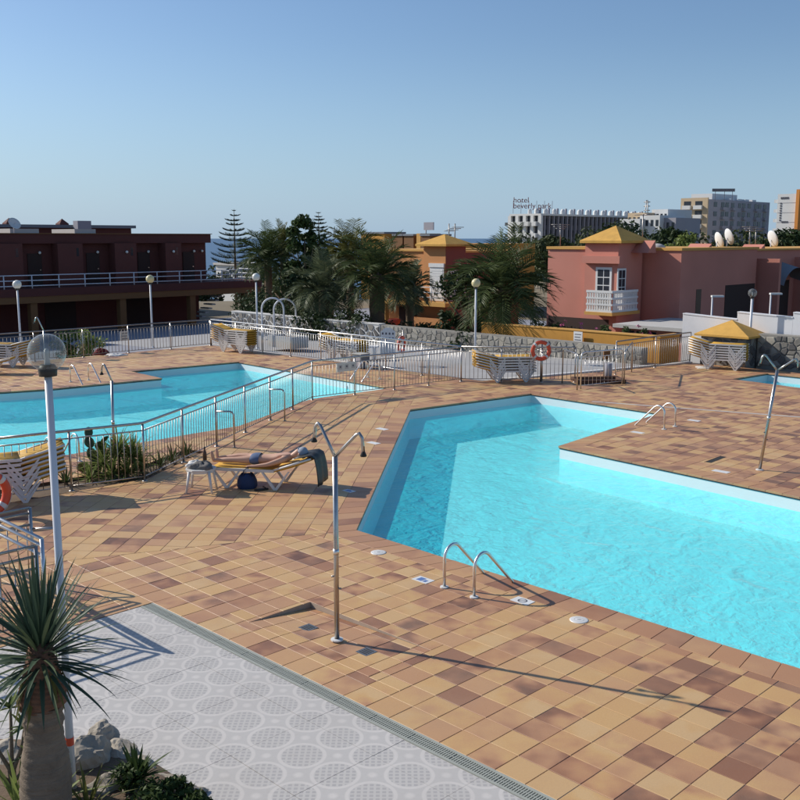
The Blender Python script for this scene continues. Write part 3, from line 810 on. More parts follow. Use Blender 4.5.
def stack(where, px, py, rz, n, center=.95, step=.085, z0=0., cover=False):
    g = G(px, py)
    d = Vector((cos(rz), sin(rz), 0)) * center
    for i in range(n):
        jit = random.uniform(-.012, .012)
        lab = ('topmost lounger of the stack ' if i == n - 1 else 'lowest lounger on the ground in the stack ' if i == 0 else ('second', 'third', 'fourth', 'fifth', 'sixth')[i - 1] + ' lounger from the ground in the stack ') + where
        lounger(lab, (g[0] - d.x + jit, g[1] - d.y, z0 + i * step), rz + random.uniform(-.008, .008), 'loungers stacked ' + where)
stack('by the stone pump house', 717, 368.5, RZ + pi + .28, 7)
stack('before the life ring fence', 503, 381, pi * 1.04, 6)
stack('at the corner of the far railing', 234, 351.5, RZ + pi + .2, 7)
stack('beside the low grey box', 343, 361, RZ + pi + .1, 6)
stack('by the three tubular rails', 8, 500, RZ + pi * .5 - .35, 6, step=.08)
stack('beside the white globe lamp', 12, 366, RZ + .6, 6)
g = G(4, 373)
lounger('white lounger set out alone before the lamp-side stack', (g[0] - 1.5, g[1] - .3, 0), .1)
#PART4
# ================================================================== the sunbather's corner
def skin_body(name, joints, edges, root, mat_, parent, sub=2):
    me = bpy.data.meshes.new(name); keys = list(joints)
    me.from_pydata([joints[k][0] for k in keys], [(keys.index(a), keys.index(b)) for a, b in edges], []); me.update()
    o = bpy.data.objects.new(name, me); COL.objects.link(o)
    o.modifiers.new('skin', 'SKIN')
    for i, k in enumerate(keys):
        r = joints[k][1]; me.skin_vertices[0].data[i].radius = r if isinstance(r, tuple) else (r, r); me.skin_vertices[0].data[i].use_root = (k == root)
    s = o.modifiers.new('sub', 'SUBSURF'); s.levels = sub; s.render_levels = sub
    dg = bpy.context.evaluated_depsgraph_get(); nm = bpy.data.meshes.new_from_object(o.evaluated_get(dg))
    o.modifiers.clear(); o.data = nm; nm.materials.clear(); nm.materials.append(mat_)
    nm.polygons.foreach_set('use_smooth', [True] * len(nm.polygons))
    if parent is not None: o.parent = parent
    return o
LRZ = -.18; LO = Vector((-3.33, 17.36, 0))
lounger('white lounger with yellow sling on which the sunbather lies', LO, LRZ, None, lounger_parts(19))
per = thing('person', 'person in blue swim bottoms and pale cap lying on back on lounger', 'person', (LO.x, LO.y, .39), LRZ)
J = {}; E = []
def j(k, p, r, frm=None):
    J[k] = (p, r)
    if frm: E.append((frm, k))
j('pelvis', (.80, 0, .095), (.135, .095)); j('waist', (.97, 0, .09), (.115, .085), 'pelvis'); j('chest', (1.17, 0, .115), (.145, .105), 'waist')
j('collar', (1.33, 0, .145), (.12, .075), 'chest'); j('neck', (1.42, 0, .168), .052, 'collar'); j('head0', (1.49, 0, .195), .078, 'neck'); j('head1', (1.58, 0, .225), .092, 'head0'); j('crown', (1.65, 0, .24), .07, 'head1')
j('nose', (1.545, 0, .315), .014, 'head1')
for s, n_ in ((-1, 'r'), (1, 'l')):
    j('hip' + n_, (.70, s * .09, .09), .088, 'pelvis'); j('knee' + n_, (.40, s * .11, .105 if s > 0 else .085), .056, 'hip' + n_); j('calf' + n_, (.24, s * .11, .075), .054, 'knee' + n_)
    j('ankle' + n_, (.03, s * .10, .06), .036, 'calf' + n_); j('heel' + n_, (-.015, s * .10, .05), .036, 'ankle' + n_); j('foot' + n_, (-.03, s * .115, .15), .034, 'heel' + n_); j('toe' + n_, (-.045, s * .125, .235), .022, 'foot' + n_)
    j('sho' + n_, (1.32, s * .175, .14), .058, 'collar'); j('elb' + n_, (1.06, s * .285, .06), .041, 'sho' + n_); j('wri' + n_, (.84, s * .30, .03), .027, 'elb' + n_); j('palm' + n_, (.765, s * .30, .025), (.036, .02), 'wri' + n_)
    for q, (dx, dy) in enumerate(((-.09, -.028), (-.10, -.009), (-.095, .010), (-.08, .027))):
        j('fa%d' % q + n_, (.765 + dx * .55, s * .30 + dy, .028), .009, 'palm' + n_); j('fb%d' % q + n_, (.765 + dx, s * .30 + dy * 1.1, .016), .0075, 'fa%d' % q + n_)
    j('th' + n_, (.775, s * .30 - s * .045, .025), .010, 'palm' + n_); j('tt' + n_, (.735, s * .30 - s * .062, .022), .008, 'th' + n_)
skin_body('body', J, E, 'pelvis', m['skin'], per, 2)
b = MB(); b.lathe([(.102, -.012), (.104, .02), (.098, .07), (.07, .11), (.001, .125)], 18)
cap = b.build('cap', m['cap_grey'], per, True, (1.60, 0, .225)); cap.rotation_euler = (0, radians(62), 0)
brim = MB().prism([(.0, -.095), (.10, -.085), (.165, -.04), (.165, .04), (.10, .085), (.0, .095)], -.004, .006).build('cap_brim', m['cap_grey'], cap, False, (.05, 0, -.005)); brim.rotation_euler = (0, 0, pi)
# swim bottoms: a band following the hips
b = MB(); ring = []
for k, (x, ry, rz_) in enumerate(((.685, .178, .088), (.73, .186, .104), (.80, .172, .108), (.845, .158, .104))):
    for a in range(20): b.v.append((x, ry * cos(2 * pi * a / 20), .093 + rz_ * sin(2 * pi * a / 20)))
for k in range(3):
    for a in range(20): b.f.append((k * 20 + a, k * 20 + (a + 1) % 20, (k + 1) * 20 + (a + 1) % 20, (k + 1) * 20 + a))
b.build('swim_bottoms', m['swim_blue'], per, True)
for s in (-1, 1):
    MB().sphere((1.60, s * .034, .302), .013, 8, 6).build('eye', m['dark_plastic'], per, True)
    MB().sphere((1.585, s * .094, .22), .022, 8, 6, 1.3).build('ear', m['skin'], per, True)
MB().tube([(1.512, -.024, .278), (1.508, 0, .282), (1.512, .024, .278)], .006, 6).build('mouth', m['red_cloth'], per, True)
def cloth(name, label, cat, mat_, pts, th=.012, parent=None):
    """a draped sheet: grid of points"""
    b = MB(); R_, C_ = len(pts), len(pts[0])
    for row in pts: b.v += [tuple(p) for p in row]
    for i in range(R_ - 1):
        for k in range(C_ - 1): b.f.append((i * C_ + k, i * C_ + k + 1, (i + 1) * C_ + k + 1, (i + 1) * C_ + k))
    o = b.build(name, mat_, None, True); md = o.modifiers.new('thick', 'SOLIDIFY'); md.thickness = th
    return tag(o, label, cat)
rc = random.Random(3); Lm = Matrix.Translation(LO) @ Matrix.Rotation(LRZ, 4, 'Z')
ex, ez = 1.16 + .74 * cos(radians(19)), .37 + .74 * sin(radians(19))
rows = []
for i in range(12):
    f = i / 11
    if f < .3: x, z = ex - .3 + f, ez - .06 + f * .2 + .03
    else: x, z = ex + .035 + .10 * sin((f - .3) * 2.), ez + .035 - (f - .3) * .78
    rows.append([Lm @ Vector((x + .012 * sin(k * 1.3 + i * .4), -.33 + .66 * k / 9, z + .008 * sin(k * 1.9))) for k in range(10)])
cloth('beach_towel', 'dark towel hanging over the raised head end of the lounger', 'towel', m['dark_plastic'], rows)
# side table and what lies on it
tb = thing('side_table', 'small white plastic table at the sunbather\'s feet', 'table', (-3.50, 16.80, 0))
MB().prism([(.25 * cos(a + pi / 8) * 1.08, .25 * sin(a + pi / 8) * 1.08) for a in [i * pi / 4 for i in range(8)]], .395, .42).build('table_top', m['white_plastic'], tb)
MB().prism([(.235 * cos(a + pi / 8) * 1.08, .235 * sin(a + pi / 8) * 1.08) for a in [i * pi / 4 for i in range(8)]], .355, .395).build('apron', m['white_plastic'], tb)
for sx in (-1, 1):
    for sy in (-1, 1): MB().tube([(sx * .17, sy * .17, .38), (sx * .225, sy * .225, 0)], [.028, .018], 8).build('leg', m['white_plastic'], tb, True)
def heap(name, label, cat, mat_, c, r, h, seed, sx=1.):
    q = random.Random(seed); b = MB(); n, k = 22, 8
    for i in range(k + 1):
        f = i / k
        for a in range(n):
            an = 2 * pi * a / n; rr = r * sin(f * pi / 2) ** .7 * (1 + .22 * sin(an * 3 + seed) + .12 * sin(an * 7 + f * 5 + seed))
            b.v.append((c[0] + rr * cos(an) * sx, c[1] + rr * sin(an), c[2] + h * (1 - f ** 1.8) * (1 + .25 * sin(an * 4 + f * 6 + seed * 2)) + (0 if i < k else -.005)))
    for i in range(k):
        for a in range(n): b.f.append((i * n + a, (i + 1) * n + a, (i + 1) * n + (a + 1) % n, i * n + (a + 1) % n))
    o = b.build(name, mat_, None, True); return tag(o, label, cat)
heap('folded_clothes', 'grey patterned clothes heaped on the small white table', 'clothes', m['towel_dark'], (-3.47, 16.76, .425), .17, .10, 4, 1.15)
heap('towel', 'pale folded towel on the far side of the small white table', 'towel', m['towel_white'], (-3.62, 16.95, .425), .12, .08, 9, 1.3)
bt = thing('bottle', 'brown bottle standing on the small white table', 'bottle', (-3.46, 16.97, .42))
MB().lathe([(.001, 0), (.036, .002), (.037, .2), (.03, .245), (.016, .275), (.016, .315)], 14).build('glass', m['bottle_brown'], bt, True)
MB().lathe([(.018, .312), (.018, .335), (.001, .336)], 12).build('lid', m['dark_plastic'], bt, True)
bg_ = thing('beach_bag', 'dark blue beach bag on the tiles under the lounger', 'bag', (-2.72, 16.98, 0), .2)
b = MB(); n = 20
for f, w in ((0, .9), (.15, 1.05), (.5, 1.0), (.8, .8), (1., .55)):
    for a in range(n):
        an = 2 * pi * a / n; b.v.append((.17 * w * cos(an) * (1 + .08 * sin(an * 5)), .11 * w * sin(an), .26 * f * (1 + .1 * sin(an * 3))))
for k in range(4):
    for a in range(n): b.f.append((k * n + a, k * n + (a + 1) % n, (k + 1) * n + (a + 1) % n, (k + 1) * n + a))
b.f.append(tuple(range(4 * n, 5 * n))); b.build('bag_body', m['bag_blue'], bg_, True)
for s in (-1, 1): MB().tube([(-.07, s * .05, .22), (-.06, s * .055, .34), (0, s * .055, .38), (.06, s * .055, .34), (.07, s * .05, .22)], .008, 6).build('strap', m['bag_blue'], bg_, True)
sh = thing('shoe', 'dark shoe lying beside the blue beach bag', 'shoe', (-2.45, 16.85, 0), .5)
MB().prism([(-.13, -.03), (-.08, -.045), (.05, -.045), (.12, -.03), (.13, .02), (.05, .045), (-.08, .04), (-.13, .02)], 0, .022).build('sole', m['black_rubber'], sh)
MB().tube([(.09, -.04, .02), (.03, 0, .065), (.09, .04, .02)], .01, 6).build('strap', m['dark_plastic'], sh, True)

# ================================================================== small things on the deck
def life_ring(label, c, rz, R=.26, r=.06, post=None, tilt=0):
    t = thing('life_ring', label, 'life ring', c, rz, 'life rings')
    def seg(a0, a1, rr, nm, mt, par):
        b = MB(); k = max(3, int(abs(a1 - a0) / .2)); b.tube([(R * cos(a0 + (a1 - a0) * i / k), 0, R * sin(a0 + (a1 - a0) * i / k)) for i in range(k + 1)], rr, 12, False)
        return b.build(nm, m[mt], par, True)
    ring = seg(0, 2 * pi, r, 'ring', 'orange_red', t)
    for k in range(4): seg(pi / 4 + k * pi / 2 - .12, pi / 4 + k * pi / 2 + .12, r * 1.05, 'band', 'white_plastic', t)
    MB().tube([((R + r * 1.3 + .01 * sin(i * pi / 2)) * cos(i * pi / 8), -.01, (R + r * 1.1) * sin(i * pi / 8)) for i in range(17)], .008, 5).build('rope', m['towel_white'], t, True)
    return t
p = HT(541, 350.5, 29.95); life_ring('orange life ring hung above the fence beside the middle lounger stack', p, .1)
p = HT(401.5, 344.5, 35.0); life_ring('narrow looking orange life ring turned edgewise on the play yard railing', p, 1.15)
p = HT(-11, 495, 15.0); life_ring('large orange life ring hung at the three tubular rails', p, .9, .3, .07)
for (px, Y, lab) in ((541.5, 30.02, 'thin post holding the frontal life ring'), (403, 35.05, 'thin post holding the edgewise life ring')):
    p = HT(px, 350, Y); t = thing('ring_post', lab, 'post', (p[0], Y, 0), 0)
    MB().tube([(0, .06, 0), (0, .06, 1.15)], .022, 8).build('tube', m['steel'], t, True); MB().tube([(-.12, .03, 1.0), (.12, .03, 1.0)], .012, 6).build('bracket', m['steel_bright'], t, True)
def notice(label, c, rz, w, h, marks=3, cat='sign', name='notice_board', cols=1, mat_='notice'):
    t = thing(name, label, cat, c, rz)
    MB().box(-w / 2, w / 2, -.01, .01, -h / 2, h / 2).build('panel', m[mat_], t)
    for i in range(marks):
        z = h * (.30 - .6 * i / max(1, marks - 1)) if cols == 1 else 0
        if cols == 1: MB().box(-w * .36, w * .36 * (1 - .25 * (i % 2)), -.0135, -.0105, z - h * .03, z + h * .03).build('text_line', m['sign_dark'], t)
        else:
            x = w * (-.33 + .66 * i / (marks - 1)); MB().box(x - w * .09, x + w * .09, -.0135, -.0105, -h * .22, h * .3).build('pictogram', m['roof_pale'], t)
            MB().lathe([(.001, 0), (w * .04, 0)], 12).build('pictogram', m['sign_dark'], t, False, (x, -.0145, .02)).rotation_euler = (pi / 2, 0, 0)
    return t
g = XY(-20.36, 18.2); notice('wide pale pool rules board with three pictograms on the steel fence', (g[0] + .03, g[1] - .05, .84), pi / 4 + .0, .72, .24, 3, cols=3)
p = HT(124.5, 336, 38.05); notice('small pale notice on the railing before the apartment block', (p[0], p[1], p[2]), pi / 4, .38, .36, 3)
g = PV(578, 338.5, 31.05); q = XY(g[0], 31.05); notice('white notice on the ochre garden wall', (q[0], q[1], g[1]), RZ, .40, .52, 4, mat_='white_paint')
p = HT(674, 343, 34.0); notice('small white notice on the thin fence beside the ochre wall', (p[0], p[1], p[2]), pi / 4, .24, .22, 2, mat_='white_paint')
# throwing board with eight holes
g = G(388, 357, -.1); t = thing('throwing_board', 'white board with rounded top and eight square holes in the play yard', 'game board', (g[0], g[1], -.1), -.25)
outline = [(-.29, .05), (.29, .05), (.29, .98), (.22, 1.02), (.16, 1.09), (.07, 1.13), (-.07, 1.13), (-.16, 1.09), (-.22, 1.02), (-.29, .98)]
b = MB(); n = len(outline); b.add([(x, -.015, z) for x, z in outline] + [(x, .015, z) for x, z in outline], [tuple(range(n)), tuple(range(2 * n - 1, n - 1, -1))] + [(i + n, (i + 1) % n + n, (i + 1) % n, i) for i in range(n)]); b.build('panel', m['white_paint'], t)
for i in range(4):
    for z in (.72, .9): MB().box(-.235 + i * .135, -.235 + i * .135 + .065, -.0175, -.0152, z - .04, z + .04).build('hole', m['sign_dark'], t)
for s in (-1, 1): MB().box(s * .25 - .02, s * .25 + .02, .016, .05, 0, .9).build('post', m['white_paint'], t)
p = HT(363, 345, 37.2); t = thing('bench', 'white bench in the pale play yard before the stone wall', 'bench', (p[0], p[1], -.15), -.12)
MB().box(-.6, .6, -.2, .2, .44, .50).build('seat', m['white_paint'], t)
for s in (-1, 1): MB().box(s * .45 - .04, s * .45 + .04, -.16, .16, 0, .44).build('leg', m['white_paint'], t)
g = G(361, 368); t = thing('grey_cabinet', 'low grey pump cabinet at the far end of the kinked pool', 'cabinet', (g[0], g[1], 0), RZ)
MB().box(-.22, .22, -.2, .2, .03, .48).build('case', m['roof_grey'], t); MB().box(-.24, .24, -.22, .22, .48, .51).build('lid', m['concrete'], t); MB().box(-.18, .18, -.206, -.2, .08, .42).build('door', m['hotel_grey'], t)
t = thing_uv('yard_planter', 'low concrete planter box in the pale play yard', 'planter', *GUV(288, 347, -.2), -.2)
for a in ((-.8, .8, -.45, -.35), (-.8, .8, .35, .45), (-.8, -.7, -.35, .35), (.7, .8, -.35, .35)): MB().box(*a, 0, .5).build('wall', m['concrete'], t)
MB().box(-.7, .7, -.35, .35, .0, .42).build('soil', m['soil'], t)
heap('cloth_bundle', 'dark red cloth bundle lying by the far railing', 'bundle', m['red_cloth'], (*G(101, 354.5), 0), .2, .2, 2, 1.4)
heap('white_towel', 'white towel lying beside the dark red bundle', 'towel', m['towel_white'], (*G(116, 355.5), 0), .24, .07, 6, 1.6)
heap('white_sack', 'flat white sheet on the tiles under the pump house stack', 'sheet', m['towel_white'], (*G(706, 367.5), 0), .3, .03, 8, 1.3)
# depth markers and skimmer lids set in the tiles
def marker(label, px, py, w, d, kind):
    x, y = G(px, py); t = thing('depth_marker', label, 'marker', (x, y, .0015), RZ, 'white marker plates in the tiles')
    MB().box(-w / 2, w / 2, -d / 2, d / 2, -.008, .003).build('plate', m['white_paint'], t)
    if kind == 1: MB().box(-w * .30, w * .05, -d * .32, d * .32, .0032, .0045).build('mark', m['blue_mark'], t); MB().box(w * .12, w * .32, -d * .3, d * .1, .0032, .0045).build('mark', m['blue_mark'], t)
    if kind == 2:
        MB().lathe([(d * .27, 0), (d * .36, 0)], 20, (0, 0, .0045)).build('ring_mark', m['sign_dark'], t); MB().obox((0, 0, .0045), (d * .6, d * .07, .001), .7).build('bar_mark', m['sign_dark'], t)
    return t
marker('white plate with blue mark left of the near pool ladder', 423, 580, .26, .17, 1)
marker('white no-diving plate right of the near pool ladder', 522.5, 601, .26, .17, 2)
marker('white plate on the left pool border beyond the shower', 373.5, 443, .30, .16, 0)
marker('white plate on the left pool border near its far corner', 382, 429, .30, .16, 0)
marker('white plate with blue mark at the tip of the lounger shadow', 349, 491, .22, .14, 1)
marker('white plate at the tip of the tiled peninsula', 637.5, 432.5, .30, .16, 0)
marker('white plate beside the peninsula ladder', 694, 420.5, .30, .16, 0)
marker('white plate at the peninsula edge before the leaning shower', 721, 471.5, .32, .16, 0)
def lid(label, px, py):
    x, y = G(px, py); t = thing('skimmer_lid', label, 'lid', (x, y, 0), 0, 'round skimmer lids')
    MB().lathe([(.11, -.01), (.11, .004), (.1, .007), (.001, .007)], 24).build('cover', m['white_plastic'], t, True); MB().lathe([(.055, 0), (.06, 0)], 20, (0, 0, .0078)).build('groove', m['roof_pale'], t)
    MB().box(-.02, .02, -.006, .006, .0078, .011).build('grip', m['roof_pale'], t)
lid('round white skimmer lid in the tiles beyond the shower pole', 378.5, 552.5); lid('round white skimmer lid between near ladder and pool border', 579, 620)
def floor_drain(label, px, py):
    x, y = G(px, py, -.02); z = tray_z(x, y); t = thing('floor_drain', label, 'drain', (x, y, z + .002), RZ)
    MB().box(-.085, .085, -.085, .085, -.006, .003).build('frame', m['steel_dull'], t)
    for k in range(4): MB().box(-.06, .06, -.055 + k * .032, -.04 + k * .032, .0032, .0042).build('slot', m['drain_dark'], t)
floor_drain('square metal drain in the sunken tiles left of the shower', 308, 627.5); floor_drain('square metal drain in the tiles right of the shower base', 366.5, 653)
x, y = G(716, 459.5); t = thing('shower_slot', 'dark slot drain in the tiles beside the leaning shower', 'drain', (x, y, 0), pi / 4 + .05)
MB().box(-.36, .36, -.06, .06, -.01, .003).build('slot', m['drain_dark'], t); MB().box(-.38, .38, .06, .075, -.01, .004).build('edge', m['terracotta_dark'], t)

# ================================================================== entrance with foot bath
def ubar(label, a, b, h, mt='steel', mid=False):
    t = thing('entrance_rail', label, 'railing', (a[0], a[1], 0)); d = Vector((b[0] - a[0], b[1] - a[1], 0)); L = d.length; d /= L
    A = lambda s, z: (d.x * s, d.y * s, z)
    MB().tube([A(0, 0), A(0, h - .1), A(.03, h - .03), A(.1, h), A(L - .1, h), A(L - .03, h - .03), A(L, h - .1), A(L, 0)], .021, 8).build('frame', m[mt], t, True)
    if mid:
        for s in range(1, int(L / .16)): MB().tube([A(s * .16, .1), A(s * .16, h * .86)], .007, 5).build('baluster', m[mt], t, True)
        MB().tube([A(0, .1), A(L, .1)], .012, 6).build('bottom_rail', m[mt], t, True); MB().tube([A(0, h * .86), A(L, h * .86)], .012, 6).build('mid_rail', m[mt], t, True)
ubar('near tubular frame of the pool entrance by the life ring fence', G(577, 390), XY(-17.55, 24.6), 1.05)
ubar('long tubular frame of the pool entrance beside the bin', G(580.5, 389), G(622, 384.3), 1.08, 'steel_bright', True)
ubar('outer tubular frame of the pool entrance towards the pump house', G(624, 384), G(631.5, 372), 1.0)
t = thing_uv('foot_bath', 'low tiled foot bath kerb at the pool entrance', 'foot bath', *GUV(598, 382)); t.rotation_euler = (0, 0, .1)
for a in ((-.75, .75, -.42, -.32), (-.75, .75, .32, .42), (-.75, -.65, -.32, .32), (.65, .75, -.32, .32)): MB().box(*a, 0, .12).build('kerb', m['terracotta_dark'], t)
MB().box(-.65, .65, -.32, .32, 0, .03).build('basin', m['roof_pale'], t)
p = HT(608, 381, 30.6); t = thing('litter_bin', 'slim dark bin on a post at the pool entrance', 'bin', (p[0], p[1], 0))
MB().lathe([(.001, 0), (.11, .0), (.115, .5), (.105, .52), (.1, .5), (.001, .48)], 14).build('bucket', m['hotel_grey'], t, True)
MB().tube([(-.12, .08, 0), (-.12, .08, .98)], .022, 8).build('post', m['steel_dull'], t, True); MB().obox((-.06, .04, .78), (.2, .1, .3)).build('sign_plate', m['beam_brown'], t)
#PART5

x0, y0 = G(592, 401.5); x1, y1 = G(812, 418); L_ = hypot(x1 - x0, y1 - y0)
t = thing('channel_strip', 'thin pale channel strip crossing the tiles of the peninsula', 'drain', (x0, y0, 0), math.atan2(y1 - y0, x1 - x0))
MB().box(0, L_, -.05, .05, -.01, .0035).build('strip', m['roof_pale'], t)
for k in range(int(L_ / 2)): MB().box(.3 + k * 2, .36 + k * 2, -.04, .04, .0037, .005).build('joint_cover', m['mortar'], t)
# ================================================================== play yard and walls
yb = MB(); yard_z = lambda u: -.03 if u > -20 else -.03 - .025 * (-20 - u)
us = [-44, -38, -32, -26, -20, -17.2]
for a, b_ in zip(us, us[1:]):
    q = [XY(a, 23.3), XY(b_, 23.3), XY(b_, 31.1), XY(a, 31.1)]; zz = [yard_z(a), yard_z(b_), yard_z(b_), yard_z(a)]
    yb.add([(x, y, z) for (x, y), z in zip(q, zz)], [(0, 1, 2, 3)])
struct(yb.build('play_yard', m['pale_paving']))
cb = MB(); cb.add([(x, y, -1.78) for x, y in uvpoly([(-64, -20), (-34.3, -20), (-34.3, 60), (-64, 60)])], [(0, 1, 2, 3)])
struct(cb.build('courtyard', m['court_paving']))
kb = thing_uv('kerb_strip', 'pale kerb between the tiled deck and the play yard', 'kerb', -19.4, 23.6); d0, d1 = Vector((0, 0, 0)), Vector((2.1, 8.3, 0))
MB().prism([(0, 0), (.16, -.03), (2.26, 8.27), (2.1, 8.3)], -.1, .05).build('kerb_stone', m['white_paint'], kb)

def stones(parent, L, z0, z1, cell, mats, seed, y=0., prot=.035, gap=.022, sx=1.25):
    """irregular wall stones (convex Voronoi cells) proud of the mortar, on the face y (towards -y)"""
    q = random.Random(seed); pts = []
    nx, nz = max(1, round(L / (cell * sx))), max(1, round((z1 - z0) / cell))
    for i in range(-1, nx + 1):
        for k in range(-1, nz + 1): pts.append(((i + .5 + q.uniform(-.42, .42)) * L / nx, z0 + (k + .5 + q.uniform(-.40, .40)) * (z1 - z0) / nz))
    made = 0
    for a in pts:
        if not (0 < a[0] < L and z0 < a[1] < z1): continue
        poly = [(0, z0), (L, z0), (L, z1), (0, z1)]
        for c in pts:
            if c is a or abs(c[0] - a[0]) > cell * 4 or abs(c[1] - a[1]) > cell * 4: continue
            A, B = c[0] - a[0], c[1] - a[1]; C = (c[0] ** 2 + c[1] ** 2 - a[0] ** 2 - a[1] ** 2) / 2
            poly = clip(poly, A, B, C)
            if len(poly) < 3: break
        p = inset(poly, gap * q.uniform(.6, 1.3)) if len(poly) >= 3 else []
        if len(p) < 3 or area(p) < .003: continue
        t_ = inset(p, .018); pr = prot * q.uniform(.5, 1.25); n = len(p)
        if len(t_) != n: t_ = [(x + (sum(s[0] for s in p) / n - x) * .15, z + (sum(s[1] for s in p) / n - z) * .15) for x, z in p]
        b = MB(); b.add([(x, y + .005, z) for x, z in p] + [(x, y - pr * .6, z) for x, z in p] + [(x, y - pr + q.uniform(-.006, .006), z) for x, z in t_],
              [tuple(range(2 * n, 3 * n))] + [(i, (i + 1) % n, n + (i + 1) % n, n + i) for i in range(n)] + [(n + i, n + (i + 1) % n, 2 * n + (i + 1) % n, 2 * n + i) for i in range(n)])
        b.build('stone', m[q.choice(mats)], parent); made += 1
    return made
t = thing_uv('stone_wall', 'stone wall with wide white joints behind the play yard', 'wall', -43, 30.4, 0)
MB().box(0, 11.3, 0, .35, -.9, .56).build('mortar_core', m['mortar_white'], t)
stones(t, 11.3, -.62, .55, .26, ['stone_dark', 'stone_b', 'stone_b', 'stone_dark'], 3, 0, .03, .036)
MB().box(0, 11.3, -.03, .38, .561, .60).build('coping', m['mortar_white'], t)
t = thing_uv('stone_wall', 'long grey stone wall below the ochre garden wall', 'wall', -31.6, 30.4, 0)
MB().box(0, 13.3, 0, .35, -.45, .56).build('mortar_core', m['mortar'], t)
stones(t, 13.3, -.32, .55, .225, ['stone_a', 'stone_b', 'stone_c', 'stone_a'], 8, 0, .03, .02)
t = thing_uv('garden_wall', 'ochre rendered garden wall above the grey stone wall', 'wall', -26.4, 31.2, 0)
MB().box(0, 8.05, 0, .22, -.5, .90).build('render', m['wall_ochre'], t); MB().box(-.02, 8.07, -.03, .25, .90, .95).build('coping', m['trim_ochre'], t)
t = thing_uv('garden_wall', 'short ochre wall turning the corner behind the thin fence', 'wall', -18.33, 31.2, 0)
MB().box(.01, .24, .0, 1.4, -.5, .895).build('render', m['wall_ochre'], t); MB().box(-.02, .27, -.028, 1.42, .896, .945).build('coping', m['trim_ochre'], t)
def wwall(label, u0, u1, v, z0, z1, z2):
    t = thing_uv('white_wall', label, 'wall', u0, v, 0); L = u1 - u0
    b = MB(); b.add([(0, 0, z0), (L, 0, z0), (L, .22, z0), (0, .22, z0), (0, 0, z1), (L, 0, z2), (L, .22, z2), (0, .22, z1)], [(3,2,1,0),(4,5,6,7),(0,1,5,4),(1,2,6,5),(2,3,7,6),(3,0,4,7)])
    b.build('render', m['white_wall'], t)
    b = MB(); b.add([(0, -.02, z1 + .001), (L, -.02, z2 + .001), (L, .24, z2 + .001), (0, .24, z1 + .001), (0, -.02, z1 + .04), (L, -.02, z2 + .04), (L, .24, z2 + .04), (0, .24, z1 + .04)], [(3,2,1,0),(4,5,6,7),(0,1,5,4),(1,2,6,5),(2,3,7,6),(3,0,4,7)])
    b.build('coping', m['white_wall'], t)
V_W = 33.4
a0 = PV(683, 313, V_W); a1 = PV(737, 319, V_W); a2 = PV(737.5, 311.5, V_W); a3 = PV(793, 317, V_W); a4 = PV(794, 312, V_W)
wwall('left lower panel of the stepped white wall behind the pump house', a0[0], a1[0], V_W, -1.2, a0[1] - .04, a1[1] - .04)
wwall('middle raised panel of the stepped white wall with the globe lamp', a1[0] + .005, a3[0], V_W, -1.2, a2[1] - .04, a3[1] - .04)
wwall('last step of the white wall beyond the globe lamp', a3[0] + .005, -8, V_W, -1.2, a4[1] - .04, a4[1] - .3)
t = thing_uv('stone_wall', 'dark stone wall under the white wall beside the small pool', 'wall', -15.2, 32.75, 0)
MB().box(0, 8.5, 0, .5, -.3, 1.12).build('mortar_core', m['mortar'], t); stones(t, 8.5, -.02, 1.11, .22, ['stone_b', 'stone_dark', 'stone_a', 'stone_c'], 21, 0, .035, .018)
# pump house
t = thing_uv('pump_house', 'low stone pump house with yellow pyramid roof beside the stacked loungers', 'hut', -16.95, 32.0, 0)
w_, d_ = 1.7, 1.2; MB().box(.02, w_ - .02, .02, d_ - .02, -.2, 1.0).build('wall', m['mortar'], t)
stones(t, w_, 0, .99, .24, ['stone_b', 'stone_a', 'stone_dark'], 5, .02, .03, .018)
s2 = MB().box(.03, d_ - .03, -.006, .004, 0, .99).build('side_wall', m['mortar'], t, False, (w_ - .016, 0, 0)); s2.rotation_euler = (0, 0, pi / 2)
stones(s2, d_, 0, .98, .24, ['stone_b', 'stone_a', 'stone_dark'], 6, -.004, .03, .018)
ov = .16; b = MB(); A = [(-ov, -ov), (w_ + ov, -ov), (w_ + ov, d_ + ov), (-ov, d_ + ov)]
b.add([(x, y, 1.0) for x, y in A] + [(x, y, 1.07) for x, y in A] + [(w_ / 2, d_ / 2, 1.56)], [(3, 2, 1, 0), (0, 1, 5, 4), (1, 2, 6, 5), (2, 3, 7, 6), (3, 0, 4, 7), (4, 5, 8), (5, 6, 8), (6, 7, 8), (7, 4, 8)])
b.build('roof', m['roof_yellow'], t)
